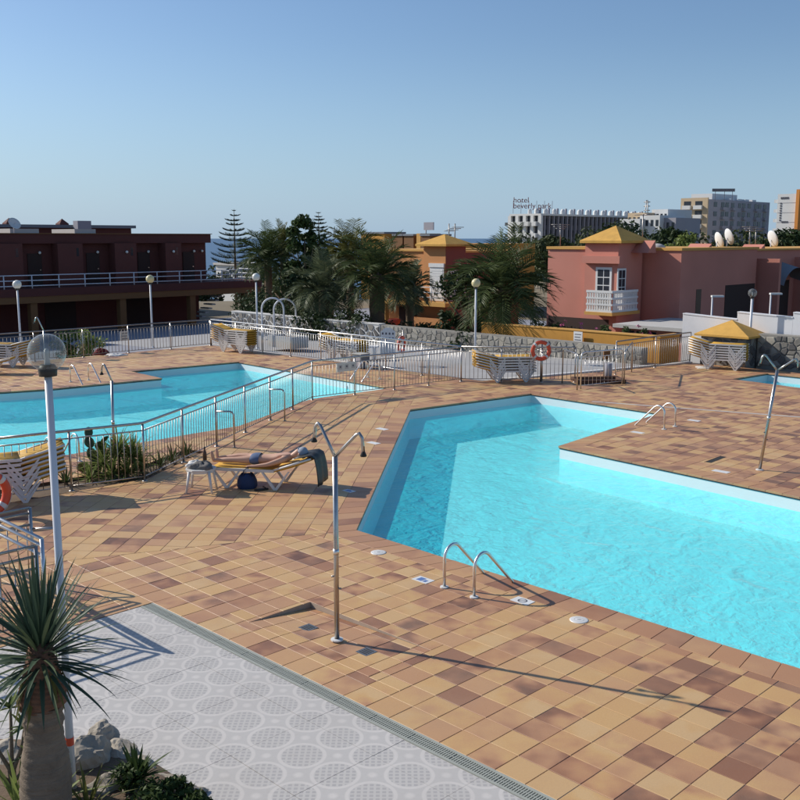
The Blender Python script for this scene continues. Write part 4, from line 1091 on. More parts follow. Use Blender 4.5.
# ================================================================== houses
class Bld:
    def __init__(s, name, label, u, v, z=-1.85, cat='building'): s.t = thing_uv(name, label, cat, u, v, z); s.o = (u, v, z)
    def box(s, name, mat_, u0, u1, v0, v1, z0, z1, parent=None):
        o = s.o; return MB().box(u0 - o[0], u1 - o[0], v0 - o[1], v1 - o[1], z0 - o[2], z1 - o[2]).build(name, m[mat_], parent or s.t)
    def tube(s, name, mat_, pts, r, parent=None, n=6):
        o = s.o; return MB().tube([(p[0] - o[0], p[1] - o[1], p[2] - o[2]) for p in pts], r, n).build(name, m[mat_], parent or s.t, True)
    def pyr(s, name, mat_, u0, u1, v0, v1, z0, zt, th=.12, apex=None):
        o = s.o; A = [(u0, v0), (u1, v0), (u1, v1), (u0, v1)]; c = apex or ((u0 + u1) / 2, (v0 + v1) / 2)
        b = MB(); b.add([(x - o[0], y - o[1], z0 - o[2]) for x, y in A] + [(x - o[0], y - o[1], z0 + th - o[2]) for x, y in A] + [(c[0] - o[0], c[1] - o[1], zt - o[2])],
              [(3, 2, 1, 0), (0, 1, 5, 4), (1, 2, 6, 5), (2, 3, 7, 6), (3, 0, 4, 7), (4, 5, 8), (5, 6, 8), (6, 7, 8), (7, 4, 8)])
        return b.build(name, m[mat_], s.t)
# ---- apartment block on the left
B = Bld('apartment_block', 'dark red two storey apartment block with railed gallery', -61.5, 26)
B.box('upper_wall', 'wall_darkred', -70, -62.5, 6, 42.0, .8, 4.05)
B.box('parapet', 'wall_darkred', -70.1, -61.9, 5.9, 42.08, 4.05, 4.66); B.box('coping', 'beam_brown', -70.15, -61.8, 5.8, 42.15, 4.66, 4.71)
B.box('lower_wall', 'wall_darkred', -70, -63.6, 6, 42.0, -1.85, .79)
for a, c in ((20, 22), (24.2, 27.6), (29.95, 31.7), (34.05, 35.7), (38.0, 39.3)):
    p_ = B.box('pilaster', 'wall_pilaster', -62.5, -61.55, a, c, 1.27, 4.045)
    B.box('slot_window', 'window_dark', -61.548, -61.54, c - .45, c - .28, 3.2, 3.75, p_)
for a in (22.6, 28.3, 32.4, 36.3, 40.0):
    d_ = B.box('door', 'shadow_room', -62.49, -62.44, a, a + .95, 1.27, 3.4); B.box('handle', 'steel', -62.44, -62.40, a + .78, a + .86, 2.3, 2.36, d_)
for a in (29.1, 33.2, 37.1, 40.9, 41.6, 34.9, 38.6):
    o_ = B.o; MB().sphere((-62.35 - o_[0] if a not in (34.9, 38.6) else -61.45 - o_[0], a - o_[1], 3.45 - o_[2]), .10, 10, 8).build('wall_lamp', m['glass_frost'], B.t, True)
B.box('gallery_slab', 'wall_darkred', -62.5, -59.8, 6, 45.1, .78, 1.27); B.box('gallery_beam', 'beam_brown', -62.4, -59.86, 6.02, 45.05, .36, .78)
for a in (21.5, 27.2, 33.4, 38.9, 43.6): B.box('pillar', 'beam_brown', -60.5, -60.0, a, a + .45, -1.85, .36)
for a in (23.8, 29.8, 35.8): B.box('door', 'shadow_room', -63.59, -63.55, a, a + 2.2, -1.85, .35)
for zz in (1.45, 1.78, 2.10): B.tube('gallery_rail', 'pole_paint', [(-59.9, 6, zz), (-59.9, 45, zz)], .035)
for zz in (1.45, 1.78, 2.10): B.tube('gallery_rail', 'pole_paint', [(-59.9, 45, zz), (-62.6, 45, zz)], .035)
k = 22.0
while k < 45.2: B.tube('rail_post', 'pole_paint', [(-59.9, min(k, 45), 1.27), (-59.9, min(k, 45), 2.12)], .04); k += 1.78
for i in range(9): B.tube('stair_baluster', 'pole_paint', [(-60.1, 42.2 + i * .16, 1.27), (-60.1, 42.2 + i * .16, 2.0)], .022)
for i in range(7): B.box('stair_step', 'concrete', -61.8, -60.7, 40.3 + i * .3, 40.62 + i * .3, -1.3 + i * .28, -1.2 + i * .28)
for a, c in ((22, 24.6), (28.6, 30.6), (33.2, 34.8)): B.box('skylight', 'roof_pale', -69, -65.5, a, c, 4.66, 5.02)
B = Bld('rear_block', 'low grey roofed block behind the apartment block', -78, 20)
ve, ze = PU(131, 225.5, -78); B.box('wall', 'wall_darkred', -88, -78, 15, ve, -1.85, ze - .25); B.box('roof', 'roof_grey', -88.3, -77.6, 14.6, ve + .25, ze - .25, ze)
for px in (9, 62):
    vv, zz = PU(px, 221, -80); B.pyr('roof_cowl', 'wall_pilaster', -80.4, -79.6, vv - .4, vv + .4, ze, ze + .55)
vv, zz = PU(85, 222, -76.5); B.box('vent', 'hotel_grey', -77.4, -76.6, vv - .6, vv + .6, ze - .8, zz + .1)
def dish(label, px, py, Y, r=.45, rz=0, tilt=.9):
    p = HT(px, py, Y); t = thing('satellite_dish', label, 'dish', (p[0], p[1], p[2] - r * 1.4), rz, 'satellite dishes')
    MB().tube([(0, 0, -.2), (0, 0, r * 1.35)], .03, 6).build('mast', m['pole_paint'], t, True)
    d = MB().lathe([(.001, 0), (r * .5, .03), (r * .8, .08), (r, .14), (r, .15), (r * .8, .10), (.001, .02)], 18).build('reflector', m['hotel_white'], t, True, (0, 0, r * 1.4)); d.rotation_euler = (0, tilt, 0)
    MB().tube([(0, 0, 0), (.0, 0, r * .9)], .015, 5).build('feed_arm', m['pole_paint'], d, True)
dish('satellite dish on the apartment block roof edge', 13.5, 224.5, 64, .42, -.6, 1.0)
# ---- orange house
u0, v0 = -38.45, 42.16
B = Bld('orange_house', 'orange house with small yellow pyramid roof and white shuttered door', u0, v0)
B.box('wall', 'wall_orange', u0 - 6, u0 - 1.75, v0 + .12, v0 + 7, -1.85, 3.62); B.box('parapet_trim', 'trim_ochre', u0 - 6.05, u0 - 1.75, v0 + .02, v0 + 7, 3.62, 3.74)
B.box('side_wall', 'wall_orange_shaded', u0 - 1.74, u0 - .12, v0 + 1.75, v0 + 7, -1.85, 3.55); B.box('side_trim', 'trim_ochre', u0 - 1.73, u0 - .05, v0 + 1.76, v0 + 7, 3.55, 3.66)
tw = B.box('tower', 'wall_orange', u0 - 1.74, u0, v0, v0 + 1.74, -1.85, 3.92); B.box('tower_shaded_face', 'wall_orange_shaded', u0 + .001, u0 + .015, v0 + .005, v0 + 1.735, -1.84, 3.91)  # thin skin on the sunless tower face carries its shade as colour
B.pyr('roof', 'roof_yellow', u0 - 2.1, u0 + .35, v0 - .35, v0 + 2.1, 3.93, 4.62)
d_ = B.box('shutter_door', 'white_paint', u0 - 1.2, u0 - .1, v0 - .05, v0 - .002, .78, 2.72); B.box('shutter_box', 'white_paint', u0 - 1.25, u0 - .06, v0 - .1, v0 - .002, 2.725, 2.95, d_)
for i in range(12): B.box('slat', 'white_paint', u0 - 1.12, u0 - .18, v0 - .062, v0 - .051, .85 + i * .15, .97 + i * .15, d_)
B.box('shutter_door', 'white_paint', u0 + .016, u0 + .06, v0 + .35, v0 + 1.0, .78, 2.55)
B.box('balcony_slab', 'trim_ochre', u0 - 5.2, u0 + .9, v0 - 1.0, v0 - .003, .52, .74)
for zz in (1.02, 1.30, 1.60): B.tube('balcony_rail', 'white_paint', [(u0 - 2.2, v0 - .95, zz), (u0 + .85, v0 - .95, zz), (u0 + .85, v0 + 1.6, zz)], .03)
for uu in (u0 - 2.2, u0 - 1.2, u0 - .2, u0 + .85): B.tube('rail_post', 'white_paint', [(uu, v0 - .95, .74), (uu, v0 - .95, 1.62)], .03)
B.box('porch_pillar', 'trim_ochre', u0 - 4.3, u0 - 4.0, v0 - .95, v0 - .65, -1.85, .52)
B.box('porch_wall', 'wall_orange', u0 - 2.3, u0 + .3, v0 - .6, v0 - .05, -1.85, -.2)
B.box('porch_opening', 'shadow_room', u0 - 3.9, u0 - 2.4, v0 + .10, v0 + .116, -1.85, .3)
q = XY(u0 - 2.6, v0 - 1.6); t = thing('red_pot', 'round red pot beside the orange house porch', 'pot', (q[0], q[1], -.9))
MB().lathe([(.001, 0), (.22, 0), (.34, .25), (.36, .5), (.30, .62), (.27, .6), (.001, .5)], 16).build('vessel', m['orange_red'], t, True); MB().lathe([(.36, .48), (.38, .52), (.36, .56)], 16).build('rim', m['orange_red'], t)
# blocks behind the orange house
B = Bld('ochre_block', 'ochre roofed block with dark capped chimneys behind the orange house', -58, 58)
for (p0, p1, pt, pb, mt, cap) in ((361, 384.5, 232, 246, 'wall_ochre', 1), (393, 402.5, 234, 244, 'beam_brown', 1), (404, 413.5, 234, 244, 'beam_brown', 1), (416.5, 420.5, 233.5, 244, 'trim_ochre', 0), (421, 430, 234, 244, 'beam_brown', 1)):
    a, za = PV(p0, pt, 60); c, zc = PV(p1, pb, 60)
    w = B.box('roof_block', mt, a, c, 60, 62.5, -1.0, za - (.16 if cap else 0))
    if cap: B.box('cap', 'roof_grey', a - .06, c + .06, 59.9, 62.6, za - .16, za, w)
a, za = PV(378, 243.5, 60.3); c, _ = PV(462, 243, 60.3); B.box('wall', 'wall_ochre', a, c, 60.3, 70, -1.85, za)
for px in (426, 455, 449):
    a, za = PV(px, 226, 61); B.tube('antenna', 'steel_dull', [(a, 61, 3.5), (a, 61, za + .2)], .05)
a, za = PV(428, 226.5, 61); B.box('antenna_panel', 'hotel_grey', a - .4, a + .7, 60.9, 61, za - .3, za + .35)
a, za = PV(455, 231, 61.2)
for k in range(4): B.tube('antenna_bar', 'steel_dull', [(a - .8 + k * .3, 60.7, za + .1 * k), (a - .2 + k * .3, 61.5, za + .1 * k)], .03)
# ---- pink house
u0, v0 = -25.91, 40.56
B = Bld('pink_house', 'pink house with yellow pyramid roof, white balcony and long shaded wing', u0, v0)
ul = PV(548, 260, v0 + .25)[0]
B.box('wall', 'wall_pink', ul, u0 - 1.9, v0 + .25, v0 + 7, -1.85, 3.85); B.box('trim', 'trim_ochre', ul - .06, u0 - 1.9, v0 + .17, v0 + 7, 3.85, 3.98)
B.box('tower', 'wall_pink', u0 - 1.88, u0, v0, v0 + 2.15, -1.85, 4.15); B.pyr('roof', 'roof_yellow', u0 - 2.05, u0 + .3, v0 - .25, v0 + 2.4, 4.16, 5.0)
u1 = PV(681.5, 255, v0 + 2.5)[0]; v1 = v0 + 2.5
B.box('recess_wall', 'wall_pink', u0 - 3, u1, v1, v1 + 8, -1.85, 3.80); B.box('recess_trim', 'trim_ochre', u0 - 3, u1 + .06, v1 - .08, v1 + 8.1, 3.80, 3.93)
B.box('wing', 'wall_pink', u1 - 6, u1 - .6, v1 + 8.2, 78, -1.85, 3.72); B.box('wing_trim', 'trim_ochre', u1 - 6, u1 - .5, v1 + 8.25, 78, 3.72, 3.82)
# porches of the wing: fins, hooded bays, flat dark panels for shaded recesses
for k in range(4):
    vv = v1 + 8.6 + k * 5.6
    f = B.box('fin_wall', 'wall_pink', u1 - .6, u1 + 1.0, vv, vv + .25, -1.85, 3.3)
    b = MB(); o_ = B.o; n = 14
    pr = [(vv - 3.9 + 3.4 * i / n, 2.15 + .95 * sin(pi * i / n) ** .6) for i in range(n + 1)]
    if k:
        b.add([(u1 - .6 - o_[0], y - o_[1], z - o_[2]) for y, z in pr] + [(u1 + .55 - o_[0], y - o_[1], z - .35 - o_[2]) for y, z in pr], [(i, n + 1 + i, n + 2 + i, i + 1) for i in range(n)])
        b.build('awning', m['roof_grey'], B.t, True)
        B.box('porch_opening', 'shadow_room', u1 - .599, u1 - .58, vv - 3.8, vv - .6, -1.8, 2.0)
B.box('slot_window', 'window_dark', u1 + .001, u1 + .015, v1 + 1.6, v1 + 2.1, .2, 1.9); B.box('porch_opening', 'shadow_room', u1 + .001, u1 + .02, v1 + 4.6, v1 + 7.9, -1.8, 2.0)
def awin(parent_b, plane, a0_, a1_, z0, z1, off, cols, rows):
    t_ = parent_b
    if plane == 'v':
        w = t_.box('window', 'white_paint', a0_ - .09, a1_ + .09, off - .05, off - .003, z0 - .09, z1 + .09); 
        for i in range(cols):
            for k_ in range(rows):
                wa = (a1_ - a0_) / cols; hz = (z1 - z0) / rows; t_.box('pane', 'window_dark', a0_ + i * wa + .025, a0_ + (i + 1) * wa - .025, off - .056, off - .051, z0 + k_ * hz + .025, z0 + (k_ + 1) * hz - .025, w)
    else:
        w = t_.box('window', 'white_paint', off + .003, off + .05, a0_ - .07, a1_ + .07, z0 - .07, z1 + .07)
        for i in range(cols):
            for k_ in range(rows):
                wa = (a1_ - a0_) / cols; hz = (z1 - z0) / rows; t_.box('pane', 'window_dark', off + .051, off + .056, a0_ + i * wa + .02, a0_ + (i + 1) * wa - .02, z0 + k_ * hz + .02, z0 + (k_ + 1) * hz - .02, w)
a, za = PV(598, 269, v0); c, zc = PV(609.5, 304, v0); awin(B, 'v', a, c, 1.0, za, v0, 2, 5)
a, za = PU(618, 270, u0); c, zc = PU(623.5, 300, u0); awin(B, 'u', a, c, 1.25, za, u0, 2, 4)
B.box('lintel', 'wall_pink', u0 - 1.86, u0 + .25, v0 - .28, v0 - .003, 3.2, 3.55)
ba = PV(586, 300, v0 - .95)[0]; bc = PV(612, 300, v0 - .95)[0]; bv = PU(638, 300, bc)[0]
B.box('balcony_slab', 'trim_ochre', ba - .05, bc + .06, v0 - 1.0, bv + .1, .78, .93)
# pierced white balustrade
for a_, b_, ax in ((ba, bc, 'u'), (v0 - .95, bv, 'v')):
    for zz, hh in ((.93, .10), (1.24, .09), (1.54, .09), (1.84, .11)):
        if ax == 'u': B.box('balustrade_rail', 'white_paint', a_, b_, v0 - .95, v0 - .85, zz, zz + hh)
        else: B.box('balustrade_rail', 'white_paint', bc - .095, bc, a_ + .101, b_, zz + .001, zz + hh - .001)
    n = int((b_ - a_) / .14)
    for i in range(n):
        for zz in (1.03, 1.33, 1.63):
            s0 = a_ + .04 + i * .14
            if ax == 'u': B.box('balustrade_block', 'white_paint', s0, s0 + .07, v0 - .935, v0 - .865, zz, zz + .21)
            elif s0 > a_ + .12: B.box('balustrade_block', 'white_paint', bc - .08, bc - .015, s0, s0 + .07, zz, zz + .21)
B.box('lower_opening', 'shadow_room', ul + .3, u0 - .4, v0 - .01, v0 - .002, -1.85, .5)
# annex with flat roof
a, za = PV(614, 322, 38.2); c, zc = PV(683, 326, 38.2)
B.box('annex_wall', 'wall_pink', a + .3, c - .1, 38.4, v0 + 2.4, -1.85, .42); B.box('annex_roof', 'roof_pale', a, c + .1, 38.1, v0 + 2.45, .42, .58)
for i in range(3): B.box('annex_window', 'window_dark', a + .5 + i * .55, a + .95 + i * .55, 38.385, 38.398, -.6, .3)
for px, py in ((641, 243), (698, 246), (752, 246.5)):
    vv, zz = PU(px, py, u1 - 1.6); b = MB(); o_ = B.o
    b.add([(u1 - 2.2 - o_[0], vv - .35 - o_[1], 3.7 - o_[2]), (u1 - 1.0 - o_[0], vv - .35 - o_[1], 3.7 - o_[2]), (u1 - 1.0 - o_[0], vv + .4 - o_[1], 3.7 - o_[2]), (u1 - 2.2 - o_[0], vv + .4 - o_[1], 3.7 - o_[2]), (u1 - 1.0 - o_[0], vv + .3 - o_[1], zz + .12 - o_[2]), (u1 - 2.2 - o_[0], vv + .3 - o_[1], zz + .12 - o_[2])], [(0, 3, 2, 1), (0, 1, 4, 5), (2, 3, 5, 4), (1, 2, 4), (0, 5, 3)]); b.build('roof_hatch', m['wall_pink'], B.t)
o_ = B.o; vv, zz = PV(657, 247, v1 + 1.5), 0; MB().sphere((vv[0] - o_[0], v1 + 1.5 - o_[1], 3.86 - o_[2]), .45, 16, 8, .6).build('skylight_dome', m['roof_pale'], B.t, True)
dish('satellite dish standing alone first on the pink wing roof', 717, 241, 58, .5, .15, 1.25); dish('higher satellite dish second on the pink wing roof', 727, 237.5, 58, .5, .15, 1.25); dish('satellite dish before the dark round tree on the pink wing roof', 771, 239.5, 66, .58, .2, 1.25)
def mast(label, px, py0, py1, Y, bars=3):
    p = HT(px, py0, Y); q = HT(px, py1, Y); t = thing('antenna', label, 'antenna', q)
    h = p[2] - q[2]; MB().tube([(0, 0, 0), (0, 0, h)], .035, 6).build('mast', m['steel_dull'], t, True)
    for k in range(bars): MB().tube([(-.5 + .12 * k, 0, h * (.97 - .09 * k)), (.5 - .12 * k, 0, h * (.97 - .09 * k))], .022, 5).build('element', m['steel_dull'], t, True)
mast('television antenna on the pink house roof left of the pyramid', 560, 224, 246, 54, 3); mast('tall thin antenna beside the yellow pyramid roof', 642, 214, 246, 56, 1)
mast('rooftop aerial with crossbars over the pink wing', 749, 226, 250, 60, 3); mast('second rooftop aerial close to the crossbar aerial', 755, 228, 250, 60, 2)
# ================================================================== hotels in the distance
def text_mesh(s, size, mat_, parent, loc, rot, name='lettering'):
    cu = bpy.data.curves.new(name, 'FONT'); cu.body = s; cu.size = size; cu.extrude = .08
    o = bpy.data.objects.new(name, cu); COL.objects.link(o); dg = bpy.context.evaluated_depsgraph_get()
    me = bpy.data.meshes.new_from_object(o.evaluated_get(dg)); bpy.data.objects.remove(o); me.materials.append(mat_)
    x = link(name, me, parent, loc); x.rotation_euler = rot; return x
Y = 260; X = (538 - 400) / FPX * Y; uc, vc = UV(X, Y)
B = Bld('dark_hotel', 'long dark hotel with white balcony end and roof lettering beyond the palms', uc, vc, -4)
ul = PV(510, 225, vc)[0]; vr = PU(652, 220, uc)[0]; zt = HT(538, 213.5, Y)[2]
B.box('wall', 'hotel_slate', ul + .5, uc - .5, vc + .5, vr, -4, zt - .5); B.box('roof_slab', 'hotel_white', ul, uc + .4, vc - .3, vr + 1, zt - .5, zt)
for k in range(5): B.box('end_pier', 'hotel_white', ul + (uc - ul) * k / 4 - .5, ul + (uc - ul) * k / 4 + .5, vc - .3, vc + .5, -4, zt - .5)
for f in range(4):
    z_ = zt - 3.2 - f * 3.0
    for k in range(4):
        a = ul + (uc - ul) * k / 4 + .6; c = ul + (uc - ul) * (k + 1) / 4 - .6
        B.box('end_balcony', 'hotel_white', a, c, vc - 1.2, vc + .1, z_, z_ + 1.15); B.box('end_window', 'window_dark', a + .1, c - .1, vc + .44, vc + .49, z_ + 1.2, z_ + 2.7)
    B.box('corner_balcony', 'hotel_slate', ul - 1.6, ul - .51, vc - .2, vc + 2, z_ + .2, z_ + 1.0)
nb = 26
for k in range(nb):
    vv = vc + 1.5 + (vr - vc - 3) * k / nb; B.box('bay_fin', 'hotel_grey', uc - .5, uc + .35, vv, vv + .35, -4, zt - .6)
    for f in range(3): B.box('bay_window', 'window_dark', uc - .499, uc - .44, vv + .8, vv + 2.2, zt - 3. - f * 3, zt - 1.2 - f * 3)
for k in range(14):
    vv = vc + 1.0 + (vr - vc - 3) * k / 13.5; o_ = B.o
    MB().lathe([(.6, 0), (.62, .8), (.5, 1.2), (.25, 1.4), (.001, 1.42)], 10, (uc - 2.0 - o_[0], vv - o_[1], zt - o_[2])).build('roof_vent', m['hotel_white'], B.t, True)
    MB().lathe([(.35, 0), (.35, 1.5), (.001, 1.6)], 8, (uc - 2.2 - o_[0], vv + 1.7 - o_[1], zt - o_[2])).build('vent_cap', m['hotel_grey'], B.t, True)
for k in range(2):
    o_ = B.o; MB().lathe([(.5, 0), (.5, 1.0), (.3, 1.3), (.001, 1.35)], 10, (uc - 5 + k * 2.2 - o_[0], vc + 2 - o_[1], zt - o_[2])).build('roof_vent', m['hotel_white'], B.t, True)
sg = thing('hotel_sign', 'two line dark red rooftop lettering above the white hotel end', 'sign', HT(513, 213.5, 256), .0)
text_mesh('hotel', 1.95, m['sign_red'], sg, (0, 0, 2.75), (pi / 2, 0, 0)); text_mesh('beverly park', 1.95, m['sign_red'], sg, (0, 0, 1.3), (pi / 2, 0, 0))
for k in range(6): MB().box(k * 2, k * 2 + .1, .1, .2, 0, 3.2).build('strut', m['hotel_grey'], sg)
# white stepped hotel
Y = 250; c = HT(640, 222, Y)
B = Bld('stepped_hotel', 'white stepped rooftops with a small lattice mast between the hotels', *UV(c[0], Y), -3)
uc, vc = B.o[:2]
for (p0, p1, pt, dv, mt) in ((628, 646, 213, 0, 'hotel_tan'), (640, 660, 215.5, -4, 'hotel_white'), (652, 668, 209.5, 4, 'hotel_white'), (656, 676, 218, -2, 'hotel_grey'), (620, 640, 219, -6, 'hotel_white')):
    a, za = PV(p0, pt, vc + dv); e, _ = PV(p1, pt, vc + dv); w = B.box('wing', mt, a, e, vc + dv, vc + dv + 12, -3, za)
    for k in range(4):
        if e - a > 3: B.box('window', 'window_dark', a + (e - a) * (k + .2) / 4, a + (e - a) * (k + .7) / 4, vc + dv - .06, vc + dv - .01, za - 2.6, za - 1.1, w)
a, za = PV(647, 200, vc - 3)
for s in (-.5, .5): B.tube('mast', 'steel_dull', [(a + s, vc - 3, za - 6), (a + s * .3, vc - 3, za)], .12)
for k in range(5): B.tube('mast_rung', 'steel_dull', [(a - .8, vc - 3, za - 4.5 + k), (a + .9, vc - 3, za - 4.5 + k)], .12)
# grey and tan hotel
Y = 330; X = (702 - 400) / FPX * Y; uc, vc = UV(X, Y)
B = Bld('grey_hotel', 'eight storey grey hotel with tan striped end and roof sign', uc, vc, -4)
ul = PV(680.5, 210, vc)[0]; vr = PU(770, 215, uc)[0]; zt = HT(702, 199, Y)[2]
B.box('wall', 'hotel_grey', ul + .6, uc - .3, vc + .6, vr, -4, zt); B.box('end_wall', 'hotel_tan', ul, uc - .01, vc, vc + .59, -4, zt + .5)
for f in range(7):
    z_ = zt - 3.3 - f * 3.1
    for k in range(2):
        a = ul + (uc - ul) * (.10 + k * .42); e = a + (uc - ul) * .3
        B.box('end_balcony', 'hotel_white', a, e, vc - 1.0, vc - .01, z_, z_ + 1.3); B.box('end_window', 'window_dark', a + .2, e - .2, vc - .05, vc - .005, z_ + 1.35, z_ + 2.7)
    for k in range(10):
        vv = vc + (vr - vc) * (.10 + k * .088) + (1.1 if k % 3 == 1 else 0)
        w = B.box('window', 'window_dark', uc - .299, uc - .2, vv, vv + (vr - vc) * .048, z_ + .9, z_ + 2.5)
        if k % 2: B.box('balcony', 'hotel_grey', uc - .3, uc + .7, vv - .3, vv + (vr - vc) * .055, z_ - .1, z_ + .85, w)
a, za = PU(712, 200, uc - 8); c, _ = PU(737, 200, uc - 8); B.box('penthouse', 'hotel_white', uc - 16, uc - 8, a, c, zt - .5, zt + 2.6)
for k in range(4): vv = vc + (vr - vc) * (.55 + .12 * k); B.box('roof_hut', 'hotel_white', uc - 8, uc - 5, vv, vv + 3, zt, zt + 1.0)
p0, p1 = HT(712.5, 188.6, 328), HT(735, 191.6, 328)
sg = thing('roof_sign', 'dark rooftop sign bar on the grey hotel', 'sign', (p0[0], 328, p1[2] - 3))
MB().box(0, p1[0] - p0[0], 0, .3, 3, 3 + p0[2] - p1[2]).build('panel', m['sign_dark'], sg)
for k in range(11): MB().box(.35 + k * .66, .60 + k * .66, -.08, -.01, 3.25, 3 + p0[2] - p1[2] - .25).build('letter', m['hotel_grey'], sg)
for k in (1.0, 4.0, 6.6): MB().box(k, k + .12, .05, .2, 0, 3).build('strut', m['sign_dark'], sg)
# white tower with orange fin
Y = 300; X = (791.5 - 400) / FPX * Y; uc, vc = UV(X, Y)
B = Bld('white_tower_hotel', 'white tower hotel with an orange fin and dark lettering', uc, vc, -4)
ul = PV(777, 210, vc)[0]; zt = HT(790, 193.5, Y)[2]
B.box('wall', 'hotel_white', ul, uc - .6, vc, vc + 20, -4, zt); B.box('rear_wall', 'hotel_grey', uc - .59, uc + .2, vc + 1.2, vc + 30, -4, zt - .4); B.box('fin', 'hotel_orange', uc - .6, uc + .4, vc - 1.0, vc + 1.1, -4, zt + 1.2)
for f in range(6):
    z_ = zt - 2.6 - f * 2.9
    B.box('side_balcony', 'hotel_white', ul - 1.2, ul - .01, vc + .3, vc + 4, z_, z_ + 1.0); B.box('floor_joint', 'hotel_grey', ul + .2, uc - .7, vc - .05, vc - .005, z_ - .12, z_)
    B.box('side_window', 'window_dark', uc + .201, uc + .26, vc + 3, vc + 8, z_, z_ + 1.6)
for k in range(6): B.box('letter', 'sign_dark', ul + 1.0 + k * .42, ul + 1.28 + k * .42, vc - .12, vc - .01, zt - 1.5, zt - .9)
for k in range(8): B.box('letter', 'sign_dark', ul + .9, ul + 1.35, vc - .12, vc - .01, zt - 3.0 - k * .72, zt - 2.55 - k * .72)
for k in range(5): B.box('letter', 'sign_dark', ul + 1.6 + k * .42, ul + 1.88 + k * .42, vc - .12, vc - .01, zt - 8.6, zt - 8.1)
# climbing arches behind the railing
for k, (p0, p1, top, Y) in enumerate(((262, 284, 298, 47.5), (274, 296, 299, 48.5))):
    x0, x1 = HT(p0, 320, Y)[0], HT(p1, 320, Y)[0]; zt = HT(p0, top, Y)[2]; c = (x0 + x1) / 2; r = (x1 - x0) / 2
    t = thing('climbing_arch', ('front', 'rear')[k] + ' metal arch of the climbing frame behind the railing', 'play frame', (c, Y, -1.2), 0)
    h = zt + 1.2 - r
    MB().tube([(-r, 0, 0), (-r, 0, h)] + arc((0, 0, h), r, pi, 0, 12, (1, 0, 0), (0, 0, 1)) + [(r, 0, 0)], .045, 8).build('arch', m['pole_paint'], t, True)
    for q in range(4): MB().tube([(-r, 0, .4 + q * .45), (-r, .9, .4 + q * .45)], .03, 6).build('rung', m['pole_paint'], t, True)
#PART6
# ================================================================== vegetation
rv = random.Random(17)
def rot_to(d):      # matrix whose local +x runs along d
    d = Vector(d).normalized(); up = Vector((0, 0, 1)) if abs(d.z) < .98 else Vector((1, 0, 0))
    y = up.cross(d).normalized(); z = d.cross(y); return Matrix((d, y, z)).transposed()
def blade(b, base, d, L, w, droop=.3, fold=.25, seg=5, up=None):
    """a lance leaf: curved, keeled"""
    d = Vector(d).normalized(); base = Vector(base); side = d.cross(Vector((0, 0, 1)))
    if side.length < .05: side = Vector((rv.uniform(-1, 1), rv.uniform(-1, 1), 0))
    side.normalize(); p = base.copy(); dirv = d.copy(); i0 = len(b.v)
    for i in range(seg + 1):
        f = i / seg; ww = w * (.55 + .45 * min(1, f * 4)) * (1 - f ** 2.2) if i < seg else .0008
        nrm = side.cross(dirv).normalized()
        b.v += [tuple(p - side * ww / 2 + nrm * ww * fold), tuple(p), tuple(p + side * ww / 2 + nrm * ww * fold)]
        p = p + dirv * (L / seg); dirv = (dirv + Vector((0, 0, -droop / seg * (.4 + f)))).normalized()
    for i in range(seg):
        a = i0 + i * 3; b.f += [(a, a + 3, a + 4, a + 1), (a + 1, a + 4, a + 5, a + 2)]
def frond(b, c, az, el, L, droop, n=22, lw=.05, ll=.42):
    d = Vector((cos(az) * cos(el), sin(az) * cos(el), sin(el))); p = Vector(c); pts = []
    seg = 9; dirs = []
    for i in range(seg + 1):
        pts.append(p.copy()); dirs.append(d.copy()); p = p + d * (L / seg); d = (d + Vector((0, 0, -droop * (i + 1) / seg * .42))).normalized()
    b.tube(pts, [.035 * (1 - .85 * i / seg) for i in range(seg + 1)], 3, False)
    for k in range(n):
        f = .14 + .86 * k / n; i = min(seg - 1, int(f * seg)); t_ = f * seg - i; q = pts[i].lerp(pts[i + 1], t_); dd = dirs[i]
        side = dd.cross(Vector((0, 0, 1)))
        if side.length < .02: side = Vector((sin(az), -cos(az), 0))
        side.normalize(); nu = side.cross(dd).normalized()
        lf = ll * L * (.45 + .55 * sin(pi * min(1, f * 1.05)) ) * rv.uniform(.8, 1.1)
        for s in (-1, 1):
            ld = (side * s * .8 + dd * .65 + nu * rv.uniform(.1, .45) + Vector((0, 0, -.15))).normalized()
            wv = dd * lw; e = q + ld * lf + Vector((0, 0, -.12 * lf)); mid = q + ld * lf * .5
            b.add([q - wv * .3, q + wv * .7, mid + wv * .6, e, mid - wv * .4], [(0, 1, 2, 3, 4)])
def palm(label, x, y, z0, h, R, n, mat_, tr=.25, up=.15, group='palms behind the stone walls', lw=.05, leaf_n=22, dead=0):
    t = thing('palm_tree', label, 'palm', (x, y, z0), rv.uniform(0, 6), group)
    prof = [(tr * 1.25, 0), (tr, .25)] + [(tr * (1 + .10 * (k % 2)), .25 + (h - .35) * k / 10) for k in range(1, 11)] + [(tr * 1.35, h - .05), (tr * .8, h + .2), (.01, h + .35)]
    MB().lathe(prof, 12).build('trunk', m['bark_palm'], t, True)
    b = MB()
    for i in range(n):
        f = (i + .5) / n; az = i * 2.39996 + rv.uniform(-.2, .2); el = radians(86 - 108 * f ** .85 + rv.uniform(-8, 8))
        L = R * (1.0 + .12 * rv.uniform(-1, 1)) * (1.08 - .18 * f); frond(b, (cos(az) * tr * .4, sin(az) * tr * .4, h + .12 * (1 - f)), az, el, L, .55 + .7 * f + up, leaf_n, lw)
    b.build('crown', m[mat_], t)
    if dead:
        b = MB()
        for i in range(dead): az = rv.uniform(0, 6.28); frond(b, (cos(az) * tr, sin(az) * tr, h - .15), az, radians(rv.uniform(-40, -15)), R * .8, .9, 16, lw * 1.2, .3)
        b.build('hanging_fronds', m['leaf_palm_yellow'], t)
    return t
